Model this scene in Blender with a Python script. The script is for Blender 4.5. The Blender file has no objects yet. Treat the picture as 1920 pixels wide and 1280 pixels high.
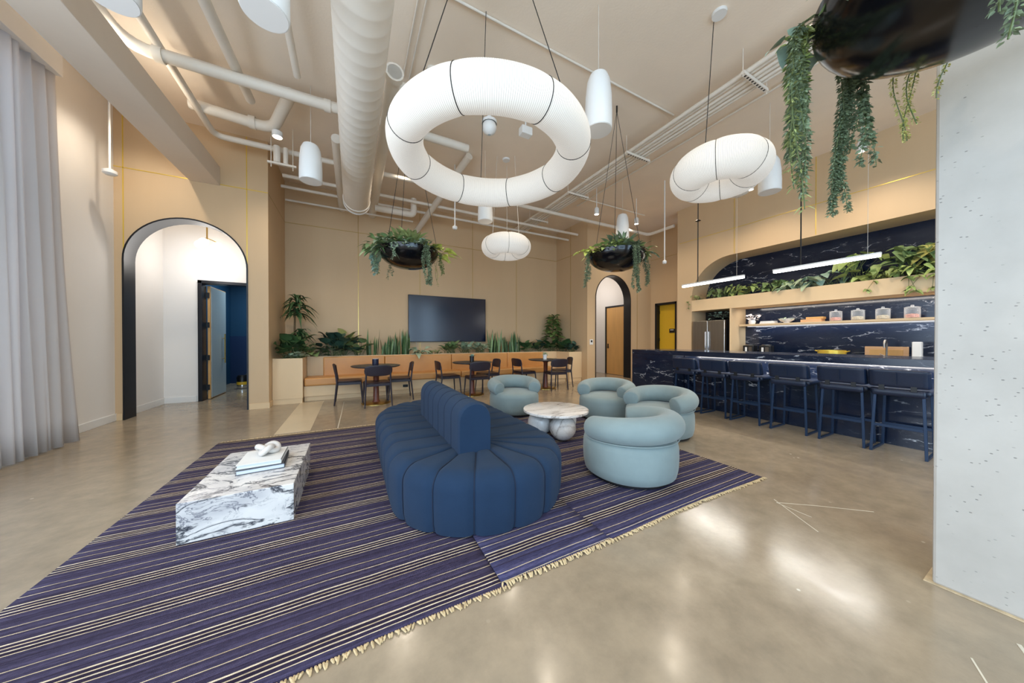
import bpy, bmesh, math, random
from mathutils import Vector, Matrix
from math import sin, cos, pi, radians, sqrt, exp

random.seed(7)
SC = bpy.context.scene
COL = SC.collection

# ------------------------------------------------------------------ camera, world, light, exposure
cam_d = bpy.data.cameras.new('camera')
cam = bpy.data.objects.new('camera', cam_d)
COL.objects.link(cam)
cam_d.sensor_width = 36.0
cam_d.lens = 572.0 / 1920.0 * 36.0
cam_d.clip_start = 0.05
cam.location = (0, 0, 1.25)
cam.rotation_euler = (radians(90 - 0.35), 0, radians(-27.58))
SC.camera = cam

SC.view_settings.view_transform = 'Standard'
SC.view_settings.look = 'None'
SC.view_settings.gamma = 1.0
SC.view_settings.use_curve_mapping = False
SC.view_settings.exposure = 0.0

W = bpy.data.worlds.new('daylight')
SC.world = W
W.use_nodes = True
W.node_tree.nodes['Background'].inputs[0].default_value = (0.62, 0.78, 1.0, 1)
W.node_tree.nodes['Background'].inputs[1].default_value = 2.6


def area(name, loc, d, sx, sy, power, color, spread=180, long=None):
    l = bpy.data.lights.new(name, 'AREA')
    l.shape = 'RECTANGLE'; l.size = sx; l.size_y = sy
    l.energy = power; l.color = color; l.spread = radians(spread)
    o = bpy.data.objects.new(name, l); COL.objects.link(o)
    o.location = loc
    if long is None:
        o.rotation_euler = Vector(d).to_track_quat('-Z', 'Y').to_euler()
    else:                       # size_y lies along the given direction
        z = -Vector(d).normalized(); yv = Vector(long).normalized(); xv = yv.cross(z).normalized(); yv = z.cross(xv)
        o.rotation_euler = Matrix((xv, yv, z)).transposed().to_euler()
    return o


def point(name, loc, power, color, r=0.05):
    l = bpy.data.lights.new(name, 'POINT')
    l.energy = power; l.color = color; l.shadow_soft_size = r
    o = bpy.data.objects.new(name, l); COL.objects.link(o)
    o.location = loc
    return o


def spot(name, loc, d, power, color, ang=100, blend=0.8, r=0.04):
    l = bpy.data.lights.new(name, 'SPOT')
    l.energy = power; l.color = color; l.spot_size = radians(ang); l.spot_blend = blend
    l.shadow_soft_size = r
    o = bpy.data.objects.new(name, l); COL.objects.link(o)
    o.location = loc
    o.rotation_euler = Vector(d).to_track_quat('-Z', 'Y').to_euler()
    return o


DAY = (0.50, 0.77, 1.0)
WARM = (1.0, 0.87, 0.70)
# daylight entering the windows behind and to the left of the camera
area('daylight_rear', (1.2, -4.05, 2.0), (0, 1, -0.05), 7.4, 3.4, 290, DAY)
area('daylight_left', (-3.4, -0.3, 2.2), (1, 0, -0.05), 6.6, 3.7, 210, (0.78, 0.9, 1.0))


# ------------------------------------------------------------------ helpers
def lin(r, g, b):
    f = lambda c: (c / 255 / 12.92) if c / 255 <= 0.04045 else ((c / 255 + 0.055) / 1.055) ** 2.4
    return (f(r), f(g), f(b), 1.0)


class MB:
    def __init__(s):
        s.v = []; s.f = []; s.m = []
        s.cur = 0

    def add(s, vs, fs):
        o = len(s.v)
        s.v.extend([tuple(p) for p in vs])
        for f in fs:
            s.f.append(tuple(i + o for i in f)); s.m.append(s.cur)

    def box(s, x0, x1, y0, y1, z0, z1):
        s.add([(x0, y0, z0), (x1, y0, z0), (x1, y1, z0), (x0, y1, z0), (x0, y0, z1), (x1, y0, z1), (x1, y1, z1), (x0, y1, z1)],
              [(0, 3, 2, 1), (4, 5, 6, 7), (0, 1, 5, 4), (1, 2, 6, 5), (2, 3, 7, 6), (3, 0, 4, 7)])
        return s

    def bar(s, a, b, w, h, up=(0, 0, 1)):
        """rectangular bar from a to b, w across, h along up"""
        a = Vector(a); b = Vector(b); d = (b - a).normalized()
        up = Vector(up)
        if abs(d.dot(up)) > .98: up = Vector((0, 1, 0))
        x = d.cross(up).normalized() * w / 2; y = x.cross(d).normalized() * h / 2
        vs = []
        for p in (a, b):
            vs += [p - x - y, p + x - y, p + x + y, p - x + y]
        s.add(vs, [(0, 3, 2, 1), (4, 5, 6, 7), (0, 1, 5, 4), (1, 2, 6, 5), (2, 3, 7, 6), (3, 0, 4, 7)])
        return s

    def tube(s, pts, r, n=10, cap=True, closed=False):
        pts = [Vector(p) for p in pts]
        k = len(pts)
        rs = r if isinstance(r, (list, tuple)) else [r] * k
        rings = []
        prev = None
        for i, p in enumerate(pts):
            if closed:
                t = (pts[(i + 1) % k] - pts[i - 1])
            else:
                t = pts[min(i + 1, k - 1)] - pts[max(i - 1, 0)]
            t.normalize()
            if prev is None:
                up = Vector((0, 0, 1)) if abs(t.z) < .95 else Vector((0, 1, 0))
                x = t.cross(up).normalized()
            else:
                x = (prev - t * prev.dot(t)).normalized()
            prev = x
            y = t.cross(x)
            rings.append([p + (x * cos(2 * pi * j / n) + y * sin(2 * pi * j / n)) * rs[i] for j in range(n)])
        vs = [q for rg in rings for q in rg]
        fs = []
        for i in range(k if closed else k - 1):
            i2 = (i + 1) % k
            for j in range(n):
                j2 = (j + 1) % n
                fs.append((i * n + j, i * n + j2, i2 * n + j2, i2 * n + j))
        if cap and not closed:
            fs.append(tuple(range(n - 1, -1, -1)))
            fs.append(tuple((k - 1) * n + j for j in range(n)))
        s.add(vs, fs)
        return s

    def lathe(s, prof, n=32, c=(0, 0, 0), cap0=False, cap1=False):
        vs = []; fs = []
        k = len(prof)
        for (r, z) in prof:
            for j in range(n):
                a = 2 * pi * j / n
                vs.append((c[0] + r * cos(a), c[1] + r * sin(a), c[2] + z))
        for i in range(k - 1):
            for j in range(n):
                j2 = (j + 1) % n
                fs.append((i * n + j, i * n + j2, (i + 1) * n + j2, (i + 1) * n + j))
        if cap0: fs.append(tuple(range(n - 1, -1, -1)))
        if cap1: fs.append(tuple((k - 1) * n + j for j in range(n)))
        s.add(vs, fs)
        return s

    def prism(s, poly, axis, a, b):
        """extrude a 2-D polygon. axis 'x': poly is (y,z); 'y': (x,z); 'z': (x,y)"""
        n = len(poly)
        mk = {'x': lambda p, t: (t, p[0], p[1]), 'y': lambda p, t: (p[0], t, p[1]), 'z': lambda p, t: (p[0], p[1], t)}[axis]
        vs = [mk(p, a) for p in poly] + [mk(p, b) for p in poly]
        fs = [tuple(range(n)), tuple(range(2 * n - 1, n - 1, -1))]
        for i in range(n):
            j = (i + 1) % n
            fs.append((i, i + n, j + n, j))
        s.add(vs, fs)
        return s

    def ball(s, c, r, n=16, m=10, sz=1.0):
        prof = [(max(1e-4, r * sin(pi * i / m)), -r * sz * cos(pi * i / m)) for i in range(m + 1)]
        return s.lathe(prof, n, c)

    def grid(s, P):
        """P[i][j] of points"""
        a = len(P); b = len(P[0])
        s.add([p for row in P for p in row], [(i * b + j, i * b + j + 1, (i + 1) * b + j + 1, (i + 1) * b + j) for i in range(a - 1) for j in range(b - 1)])
        return s

    def leaf(s, p, d, L, w, droop=0.3, n=5, fold=0.12, shape='lance', roll=0.0):
        p = Vector(p); d = Vector(d).normalized()
        up = Vector((0, 0, 1))
        if abs(d.z) > .97: up = Vector((cos(roll * 7 + p.x * 13), sin(roll * 7 + p.y * 11), .1)).normalized()
        side = d.cross(up).normalized()
        nrm = side.cross(d).normalized()
        if roll:
            side, nrm = side * cos(roll) + nrm * sin(roll), nrm * cos(roll) - side * sin(roll)
        vs = []; fs = []
        for i in range(n + 1):
            t = i / n
            c = p + d * L * t * (1 - .12 * droop * t) + Vector((0, 0, -droop * L * t * t))
            if shape == 'lance': q = sin(pi * min(1, t ** .75 * .97 + .03))
            elif shape == 'broad': q = max(0, sin(pi * (t * .97 + .03) ** .62)) ** .7
            elif shape == 'heart': q = max(.05, (1 - t) ** .6 * min(1, .55 + t * 3) * 1.05)
            elif shape == 'strap': q = min(1, .55 + t * 1.5) * (1 - t ** 4)
            elif shape == 'sword': q = min(1, .6 + t) * (1 - max(0, t - .55) ** 1.3 / .45 ** 1.3)
            else: q = sqrt(max(0, 1 - (2 * t - 1) ** 2)) + .02
            h = w / 2 * q
            vs += [c - side * h + nrm * h * fold, c - nrm * h * fold * .6, c + side * h + nrm * h * fold]
        for i in range(n):
            for j in range(2):
                fs.append((i * 3 + j, i * 3 + j + 1, i * 3 + j + 4, i * 3 + j + 3))
        s.add(vs, fs)
        return s

    def build(s, name, mat, parent=None, smooth=35, bevel=0.0, seg=2, solid=0.0, sub=0):
        me = bpy.data.meshes.new(name)
        me.from_pydata(s.v, [], s.f)
        mats = mat if isinstance(mat, (list, tuple)) else [mat]
        for m in mats: me.materials.append(m)
        if len(mats) > 1:
            me.polygons.foreach_set('material_index', s.m)
        bm = bmesh.new(); bm.from_mesh(me)
        bmesh.ops.recalc_face_normals(bm, faces=bm.faces)
        bm.to_mesh(me); bm.free()
        if smooth:
            me.polygons.foreach_set('use_smooth', [True] * len(me.polygons))
            me.set_sharp_from_angle(angle=radians(smooth))
        me.update()
        o = bpy.data.objects.new(name, me)
        COL.objects.link(o)
        if parent is not None: o.parent = parent
        if solid:
            md = o.modifiers.new('thickness', 'SOLIDIFY'); md.thickness = solid; md.offset = 0
        if bevel:
            md = o.modifiers.new('edge', 'BEVEL'); md.width = bevel; md.segments = seg; md.limit_method = 'ANGLE'
            md.angle_limit = radians(40)
            md.harden_normals = False
        if sub:
            md = o.modifiers.new('round', 'SUBSURF'); md.levels = sub; md.render_levels = sub
        return o


def tag(o, label, cat, group=None):
    o['label'] = label; o['category'] = cat
    if group: o['group'] = group
    return o


def thing(name, label, cat, loc=(0, 0, 0), rotz=0.0, group=None):
    o = bpy.data.objects.new(name, None); COL.objects.link(o)
    o.empty_display_size = .1
    o.location = loc; o.rotation_euler = (0, 0, rotz)
    return tag(o, label, cat, group)


def struct(o):
    o['kind'] = 'structure'
    return o


def dup(root, loc, rotz, label, group=None):
    r = root.copy(); COL.objects.link(r)
    r.location = loc; r.rotation_euler = (0, 0, rotz)
    r['label'] = label
    if group: r['group'] = group
    for ch in list(root.children):
        c = ch.copy(); COL.objects.link(c); c.parent = r
        for g in list(ch.children):
            d = g.copy(); COL.objects.link(d); d.parent = c
    return r


# ------------------------------------------------------------------ materials
MATS = {}


def newmat(name):
    m = bpy.data.materials.new(name); m.use_nodes = True
    MATS[name] = m
    nt = m.node_tree
    return m, nt, nt.nodes['Principled BSDF']


def node(nt, t, **kw):
    n = nt.nodes.new(t)
    for k, v in kw.items():
        if k in n.inputs: n.inputs[k].default_value = v
        else: setattr(n, k, v)
    return n


def coords(nt, scale=(1, 1, 1), rot=(0, 0, 0)):
    tc = node(nt, 'ShaderNodeTexCoord'); mp = node(nt, 'ShaderNodeMapping')
    mp.inputs['Scale'].default_value = scale; mp.inputs['Rotation'].default_value = rot
    nt.links.new(tc.outputs['Object'], mp.inputs['Vector'])
    return mp.outputs['Vector']


def ramp(nt, fac, stops, interp='LINEAR'):
    r = node(nt, 'ShaderNodeValToRGB'); cr = r.color_ramp; cr.interpolation = interp
    while len(cr.elements) < len(stops): cr.elements.new(0.5)
    for e, (p, c) in zip(cr.elements, stops):
        e.position = p; e.color = c
    nt.links.new(fac, r.inputs['Fac'])
    return r.outputs['Color']


def mix(nt, fac, a, b, mode='MIX'):
    n = node(nt, 'ShaderNodeMix', data_type='RGBA', blend_type=mode)
    for i, v in ((0, fac), (6, a), (7, b)):
        if hasattr(v, 'node'): nt.links.new(v, n.inputs[i])
        else: n.inputs[i].default_value = v
    return n.outputs[2]


def plain(name, col, rough=.5, metal=0.0, var=0.0, vscale=3.0, bump=0.0, bscale=60.0, spec=.5, sheen=0.0, stretch=(1, 1, 1), coat=0.0, island=0.0):
    m, nt, b = newmat(name)
    b.inputs['Roughness'].default_value = rough; b.inputs['Metallic'].default_value = metal
    b.inputs['Specular IOR Level'].default_value = spec
    b.inputs['Sheen Weight'].default_value = sheen; b.inputs['Coat Weight'].default_value = coat
    b.inputs['Base Color'].default_value = col
    if var or bump:
        v = coords(nt, stretch)
    out = None
    if var:
        nz = node(nt, 'ShaderNodeTexNoise', Scale=vscale, Detail=6.0, Roughness=.6)
        nt.links.new(v, nz.inputs['Vector'])
        lo = tuple(c * (1 - var) for c in col[:3]) + (1,); hi = tuple(min(1, c * (1 + var)) for c in col[:3]) + (1,)
        out = ramp(nt, nz.outputs['Fac'], [(.3, lo), (.7, hi)])
    if island:
        g = node(nt, 'ShaderNodeNewGeometry')
        hsv = node(nt, 'ShaderNodeHueSaturation')
        mr = node(nt, 'ShaderNodeMapRange'); mr.inputs['To Min'].default_value = 1 - island; mr.inputs['To Max'].default_value = 1 + island
        nt.links.new(g.outputs['Random Per Island'], mr.inputs['Value'])
        nt.links.new(mr.outputs['Result'], hsv.inputs['Value'])
        if out is not None: nt.links.new(out, hsv.inputs['Color'])
        else: hsv.inputs['Color'].default_value = col
        out = hsv.outputs['Color']
    if out is not None: nt.links.new(out, b.inputs['Base Color'])
    if bump:
        nb = node(nt, 'ShaderNodeTexNoise', Scale=bscale, Detail=3.0)
        nt.links.new(v, nb.inputs['Vector'])
        bp = node(nt, 'ShaderNodeBump', Strength=bump, Distance=.01)
        nt.links.new(nb.outputs['Fac'], bp.inputs['Height']); nt.links.new(bp.outputs['Normal'], b.inputs['Normal'])
    return m


def emit(name, col, s):
    m, nt, b = newmat(name)
    b.inputs['Base Color'].default_value = (.9, .9, .9, 1)
    b.inputs['Emission Color'].default_value = col; b.inputs['Emission Strength'].default_value = s
    return m


def marble(name, base, vein, vein2, scale=1.6, width=.035, rough=.18, density=.5, stretch=(1, 1, 1), rot=(0, 0, 0), soft=.25, spec=.5, broken=False):
    """stone with two sets of noise-bent veins"""
    m, nt, b = newmat(name)
    b.inputs['Roughness'].default_value = rough
    b.inputs['Specular IOR Level'].default_value = spec
    v = coords(nt, stretch, rot)
    warp = node(nt, 'ShaderNodeTexNoise', Scale=scale * 1.3, Detail=5.0, Roughness=.62)
    nt.links.new(v, warp.inputs['Vector'])
    add = node(nt, 'ShaderNodeVectorMath', operation='MULTIPLY_ADD')
    nt.links.new(warp.outputs['Color'], add.inputs[0]); add.inputs[1].default_value = (.9 / scale, .9 / scale, .9 / scale)
    nt.links.new(v, add.inputs[2])
    vo = node(nt, 'ShaderNodeTexVoronoi', feature='DISTANCE_TO_EDGE', Scale=scale * 1.7)
    nt.links.new(add.outputs[0], vo.inputs['Vector'])
    big = ramp(nt, vo.outputs['Distance'], [(0.0, (1, 1, 1, 1)), (width, (.35, .35, .35, 1)), (width * 3.2, (0, 0, 0, 1))])
    vo2 = node(nt, 'ShaderNodeTexVoronoi', feature='DISTANCE_TO_EDGE', Scale=scale * 5.5)
    nt.links.new(add.outputs[0], vo2.inputs['Vector'])
    small = ramp(nt, vo2.outputs['Distance'], [(0.0, (.8, .8, .8, 1)), (width * 1.1, (0, 0, 0, 1))])
    mk = node(nt, 'ShaderNodeTexNoise', Scale=scale * .9, Detail=3.0)
    nt.links.new(v, mk.inputs['Vector'])
    mask = ramp(nt, mk.outputs['Fac'], [(density - .06, (0, 0, 0, 1)), (density + .12, (1, 1, 1, 1))])
    mask2 = ramp(nt, mk.outputs['Color'], [(density - .1, (0, 0, 0, 1)), (density + .15, (1, 1, 1, 1))])
    if broken:
        bk = node(nt, 'ShaderNodeTexNoise', Scale=scale * 5.0, Detail=4.0)
        nt.links.new(v, bk.inputs['Vector'])
        bkr = ramp(nt, bk.outputs['Fac'], [(.46, (0, 0, 0, 1)), (.56, (1, 1, 1, 1))])
        big = mix(nt, 1.0, big, bkr, 'MULTIPLY'); small = mix(nt, 1.0, small, bkr, 'MULTIPLY')
    bm_ = mix(nt, 1.0, big, mask, 'MULTIPLY')
    sm_ = mix(nt, 1.0, small, mask2, 'MULTIPLY')
    cl = ramp(nt, warp.outputs['Fac'], [(.35, base), (.8, tuple(base[i] * (1 - soft) + vein2[i] * soft for i in range(3)) + (1,))])
    c1 = mix(nt, sm_, cl, vein2)
    c2 = mix(nt, bm_, c1, vein)
    nt.links.new(c2, b.inputs['Base Color'])
    return m


M_wall_white = plain('white_wall_paint', lin(238, 233, 227), .7, var=.015, vscale=1.2, spec=.3)
M_panel = plain('tan_wood_panel', lin(210, 180, 142), .55, var=.03, vscale=1.0, stretch=(1.5, 1.5, .25), spec=.35)
M_panel_light = plain('pale_wood_panel', lin(228, 198, 156), .5, var=.035, vscale=1.6, stretch=(1.2, 1.2, .2), spec=.4)
M_brass = plain('brass_inlay', lin(232, 200, 84), .32, metal=.55)
M_brass_dull = plain('brass_dull', lin(190, 160, 90), .3, metal=1.0, var=.06)
M_ceil = plain('warm_white_ceiling', lin(244, 227, 207), .8, var=.05, vscale=.7, bump=.12, bscale=40, spec=.2)
M_pipe = plain('white_pipe_paint', lin(232, 222, 208), .5, var=.03)
M_beam = plain('painted_beam', lin(226, 210, 192), .7, var=.02)
M_white = plain('white_plastic', lin(236, 234, 230), .4)
M_black_steel = plain('black_steel', lin(26, 27, 32), .35, metal=.3, var=.1)
M_black = plain('black_plastic', lin(18, 18, 20), .4)
M_navy_wall = plain('dark_teal_paint', lin(14, 62, 92), .5)
M_navy_wall2 = plain('navy_paint', lin(12, 42, 80), .5)
M_frost = plain('frosted_glass', lin(170, 185, 190), .35, spec=.6)
M_yellow = plain('yellow_door_paint', lin(232, 186, 46), .45)
M_wood_door = plain('oak_door', lin(214, 164, 98), .45, var=.07, vscale=3, stretch=(3, 3, .35))
M_leather = plain('tan_leather', lin(202, 144, 82), .38, var=.07, vscale=2.2, bump=.12, bscale=160)
M_navy_leather = plain('navy_leather', lin(17, 31, 54), .33, var=.09, vscale=4, bump=.15, bscale=180)
M_blue = plain('navy_wool', lin(31, 50, 73), .9, var=.06, vscale=5, bump=.4, bscale=420, spec=.15, sheen=.05)
M_blue_seam = plain('navy_seam', lin(16, 30, 52), .9)
M_teal = plain('teal_velvet', lin(130, 144, 143), .8, var=.07, vscale=4, bump=.12, bscale=300, spec=.2, sheen=.25)
M_dark_wood = plain('blackened_wood', lin(38, 30, 40), .45, var=.15, vscale=6, stretch=(4, 4, .6))
M_dark_seat = plain('dark_brown_leather', lin(52, 34, 34), .4, var=.1)
M_walnut = plain('walnut_stain', lin(104, 52, 34), .4, var=.15, vscale=5, stretch=(3, 3, .5))
M_steel = plain('brushed_steel', lin(176, 172, 166), .3, metal=1.0, var=.08, vscale=6, stretch=(8, 8, .3))
M_chrome = plain('chrome', lin(210, 210, 212), .12, metal=1.0)
M_bowl = plain('glossy_black_lacquer', lin(12, 11, 12), .16, spec=.5)
M_soil = plain('dark_soil', lin(44, 34, 26), .95, var=.3, vscale=30, bump=.5, bscale=60)
M_cord = plain('black_cord', lin(22, 20, 20), .6)
M_wire = plain('white_wire', lin(220, 212, 200), .5)
M_book_white = plain('white_book_cover', lin(226, 224, 220), .6)
M_book_grey = plain('grey_book_cover', lin(70, 74, 82), .6)
M_pages = plain('book_pages', lin(206, 210, 216), .8, var=.05, vscale=90, stretch=(1, 1, 8))
M_ceramic = plain('matte_ceramic', lin(206, 198, 190), .6, var=.03, vscale=8)
M_petal = plain('white_petal', lin(246, 242, 244), .6)
M_board = plain('maple_board', lin(220, 172, 124), .5, var=.08, vscale=5, stretch=(.6, .6, 6))
M_candy = plain('candy_mix', lin(226, 150, 130), .4, var=.5, vscale=60)
M_candy2 = plain('pale_nuts', lin(206, 190, 160), .5, var=.4, vscale=60)
M_linear = emit('linear_light_diffuser', (1, .97, .92, 1), 9.0)
M_globe = emit('globe_glass', (1, .97, .93, 1), 4.0)
M_downlight = emit('downlight_lens', (1, .93, .8, 1), 12.0)
M_led = emit('led_tape', (.93, .96, 1, 1), 1.0)

# white marble with connected, torn slate veins running on a slant
m, nt, b = newmat('arabescato_marble')
b.inputs['Roughness'].default_value = .18
v = coords(nt, (1.0, 1.5, 1.9), (.35, .25, .5))


def ridge(scale, dist, w0, w1, detail=6.0):
    nz = node(nt, 'ShaderNodeTexNoise', Scale=scale, Detail=detail, Roughness=.62, Distortion=dist)
    nt.links.new(v, nz.inputs['Vector'])
    sb = node(nt, 'ShaderNodeMath', operation='SUBTRACT'); nt.links.new(nz.outputs['Fac'], sb.inputs[0]); sb.inputs[1].default_value = .5
    ab = node(nt, 'ShaderNodeMath', operation='ABSOLUTE'); nt.links.new(sb.outputs[0], ab.inputs[0])
    return ramp(nt, ab.outputs[0], [(0, (1, 1, 1, 1)), (w0, (.75, .75, .75, 1)), (w1, (0, 0, 0, 1))])


big = ridge(2.4, .9, .012, .034)
fine = ridge(6.5, 1.2, .010, .030)
mk = node(nt, 'ShaderNodeTexNoise', Scale=3.2, Detail=3.0); nt.links.new(v, mk.inputs['Vector'])
mask = ramp(nt, mk.outputs['Fac'], [(.42, (.12, .12, .12, 1)), (.60, (1, 1, 1, 1))])
cloud = ramp(nt, mk.outputs['Fac'], [(.4, lin(226, 220, 214)), (.72, lin(188, 184, 184))])
c1 = mix(nt, mix(nt, 1.0, fine, mask, 'MULTIPLY'), cloud, lin(112, 112, 120))
c2 = mix(nt, big, c1, lin(48, 52, 62))
nt.links.new(c2, b.inputs['Base Color'])
M_block = m
M_round = marble('calacatta_marble', lin(246, 242, 238), lin(150, 140, 132), lin(200, 192, 186), scale=2.0, width=.05, rough=.2, density=.5, stretch=(.6, 2.4, 1), rot=(0, 0, .5), soft=.3)
M_nero = marble('black_marble', lin(14, 25, 46), lin(226, 228, 234), lin(120, 128, 142), scale=1.7, width=.0075, rough=.15, density=.47, stretch=(1, .55, 1.8), rot=(.5, .3, .2), soft=.08, broken=True)

# glass jar
m, nt, b = newmat('clear_glass')
tp = node(nt, 'ShaderNodeBsdfTransparent'); tp.inputs['Color'].default_value = (.93, .95, .96, 1)
b.inputs['Base Color'].default_value = (.85, .88, .9, 1); b.inputs['Roughness'].default_value = .08
fz = node(nt, 'ShaderNodeLayerWeight', Blend=.35)
mr = node(nt, 'ShaderNodeMapRange'); mr.inputs['To Min'].default_value = .12; mr.inputs['To Max'].default_value = .7
nt.links.new(fz.outputs['Facing'], mr.inputs['Value'])
ms = node(nt, 'ShaderNodeMixShader'); nt.links.new(mr.outputs['Result'], ms.inputs[0])
nt.links.new(tp.outputs[0], ms.inputs[1]); nt.links.new(b.outputs[0], ms.inputs[2])
nt.links.new(ms.outputs[0], nt.nodes['Material Output'].inputs[0])
M_glass = m

# screen
m, nt, b = newmat('dark_screen')
b.inputs['Base Color'].default_value = lin(7, 22, 48); b.inputs['Roughness'].default_value = .2
b.inputs['Specular IOR Level'].default_value = .8
M_screen = m

# paper lantern: ribbed washi lit from within
m, nt, b = newmat('ribbed_paper_shade')
b.inputs['Base Color'].default_value = lin(206, 200, 190); b.inputs['Roughness'].default_value = .85
b.inputs['Emission Color'].default_value = (1, .955, .89, 1); b.inputs['Emission Strength'].default_value = .40
M_paper = m
m, nt, b = newmat('lantern_rib_wire')
b.inputs['Base Color'].default_value = lin(176, 170, 160); b.inputs['Roughness'].default_value = .85
b.inputs['Emission Color'].default_value = (1, .95, .88, 1); b.inputs['Emission Strength'].default_value = .24
M_rib = m

# curtain: thin weave that lets daylight through
m, nt, b = newmat('sheer_curtain')
b.inputs['Base Color'].default_value = lin(234, 227, 222); b.inputs['Roughness'].default_value = .9
b.inputs['Specular IOR Level'].default_value = .1
tr = node(nt, 'ShaderNodeBsdfTranslucent'); tr.inputs['Color'].default_value = lin(226, 222, 220)
ms = node(nt, 'ShaderNodeMixShader'); ms.inputs[0].default_value = .5
v = coords(nt, (1, 1, 1)); nb = node(nt, 'ShaderNodeTexNoise', Scale=240.0, Detail=2.0); nt.links.new(v, nb.inputs['Vector'])
bp = node(nt, 'ShaderNodeBump', Strength=.2, Distance=.004); nt.links.new(nb.outputs['Fac'], bp.inputs['Height']); nt.links.new(bp.outputs['Normal'], b.inputs['Normal'])
nt.links.new(b.outputs[0], ms.inputs[1]); nt.links.new(tr.outputs[0], ms.inputs[2])
nt.links.new(ms.outputs[0], nt.nodes['Material Output'].inputs[0])
M_curtain = m

# polished concrete floor
m, nt, b = newmat('polished_concrete')
v = coords(nt)
n1 = node(nt, 'ShaderNodeTexNoise', Scale=.55, Detail=8.0, Roughness=.62); nt.links.new(v, n1.inputs['Vector'])
n2 = node(nt, 'ShaderNodeTexNoise', Scale=7.0, Detail=8.0, Roughness=.7); nt.links.new(v, n2.inputs['Vector'])
c1 = ramp(nt, n1.outputs['Fac'], [(.3, lin(136, 121, 102)), (.5, lin(156, 141, 120)), (.72, lin(172, 155, 132))])
c2 = ramp(nt, n2.outputs['Fac'], [(.3, (.82, .82, .82, 1)), (.65, (1.05, 1.04, 1.02, 1))])
c3 = mix(nt, 1.0, c1, c2, 'MULTIPLY')
sp = node(nt, 'ShaderNodeTexVoronoi', Scale=5.0); nt.links.new(v, sp.inputs['Vector'])
speck = ramp(nt, sp.outputs['Distance'], [(.0, (1, 1, 1, 1)), (.045, (.7, .7, .7, 1)), (.06, (0, 0, 0, 1))])
n3 = node(nt, 'ShaderNodeTexNoise', Scale=1.7, Detail=2.0); nt.links.new(v, n3.inputs['Vector'])
smask = ramp(nt, n3.outputs['Fac'], [(.52, (0, 0, 0, 1)), (.6, (.7, .7, .7, 1))])
sfac = mix(nt, 1.0, speck, smask, 'MULTIPLY')
c4 = mix(nt, sfac, c3, lin(222, 210, 190))
nt.links.new(c4, b.inputs['Base Color'])
r1 = ramp(nt, n2.outputs['Fac'], [(.3, (.13, .13, .13, 1)), (.7, (.24, .24, .24, 1))])
nt.links.new(r1, b.inputs['Roughness'])
b.inputs['Specular IOR Level'].default_value = .55
M_floor = m

# raw concrete column
m, nt, b = newmat('raw_concrete')
v = coords(nt)
n1 = node(nt, 'ShaderNodeTexNoise', Scale=1.6, Detail=8.0, Roughness=.6); nt.links.new(v, n1.inputs['Vector'])
c1 = ramp(nt, n1.outputs['Fac'], [(.3, lin(172, 166, 157)), (.7, lin(195, 189, 180))])
vo = node(nt, 'ShaderNodeTexVoronoi', Scale=26.0); vv = coords(nt, (1, 1, 1.8)); nt.links.new(vv, vo.inputs['Vector'])
n3 = node(nt, 'ShaderNodeTexNoise', Scale=3.0, Detail=3.0); nt.links.new(v, n3.inputs['Vector'])
pit = ramp(nt, vo.outputs['Distance'], [(0, (1, 1, 1, 1)), (.09, (1, 1, 1, 1)), (.13, (0, 0, 0, 1))])
pm = ramp(nt, n3.outputs['Fac'], [(.42, (0, 0, 0, 1)), (.52, (.9, .9, .9, 1))])
pf = mix(nt, 1.0, pit, pm, 'MULTIPLY')
c2 = mix(nt, pf, c1, lin(120, 116, 112))
nt.links.new(c2, b.inputs['Base Color'])
bp = node(nt, 'ShaderNodeBump', Strength=.4, Distance=.006, invert=True); nt.links.new(pf, bp.inputs['Height']); nt.links.new(bp.outputs['Normal'], b.inputs['Normal'])
b.inputs['Roughness'].default_value = .75
M_concrete = m


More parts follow.
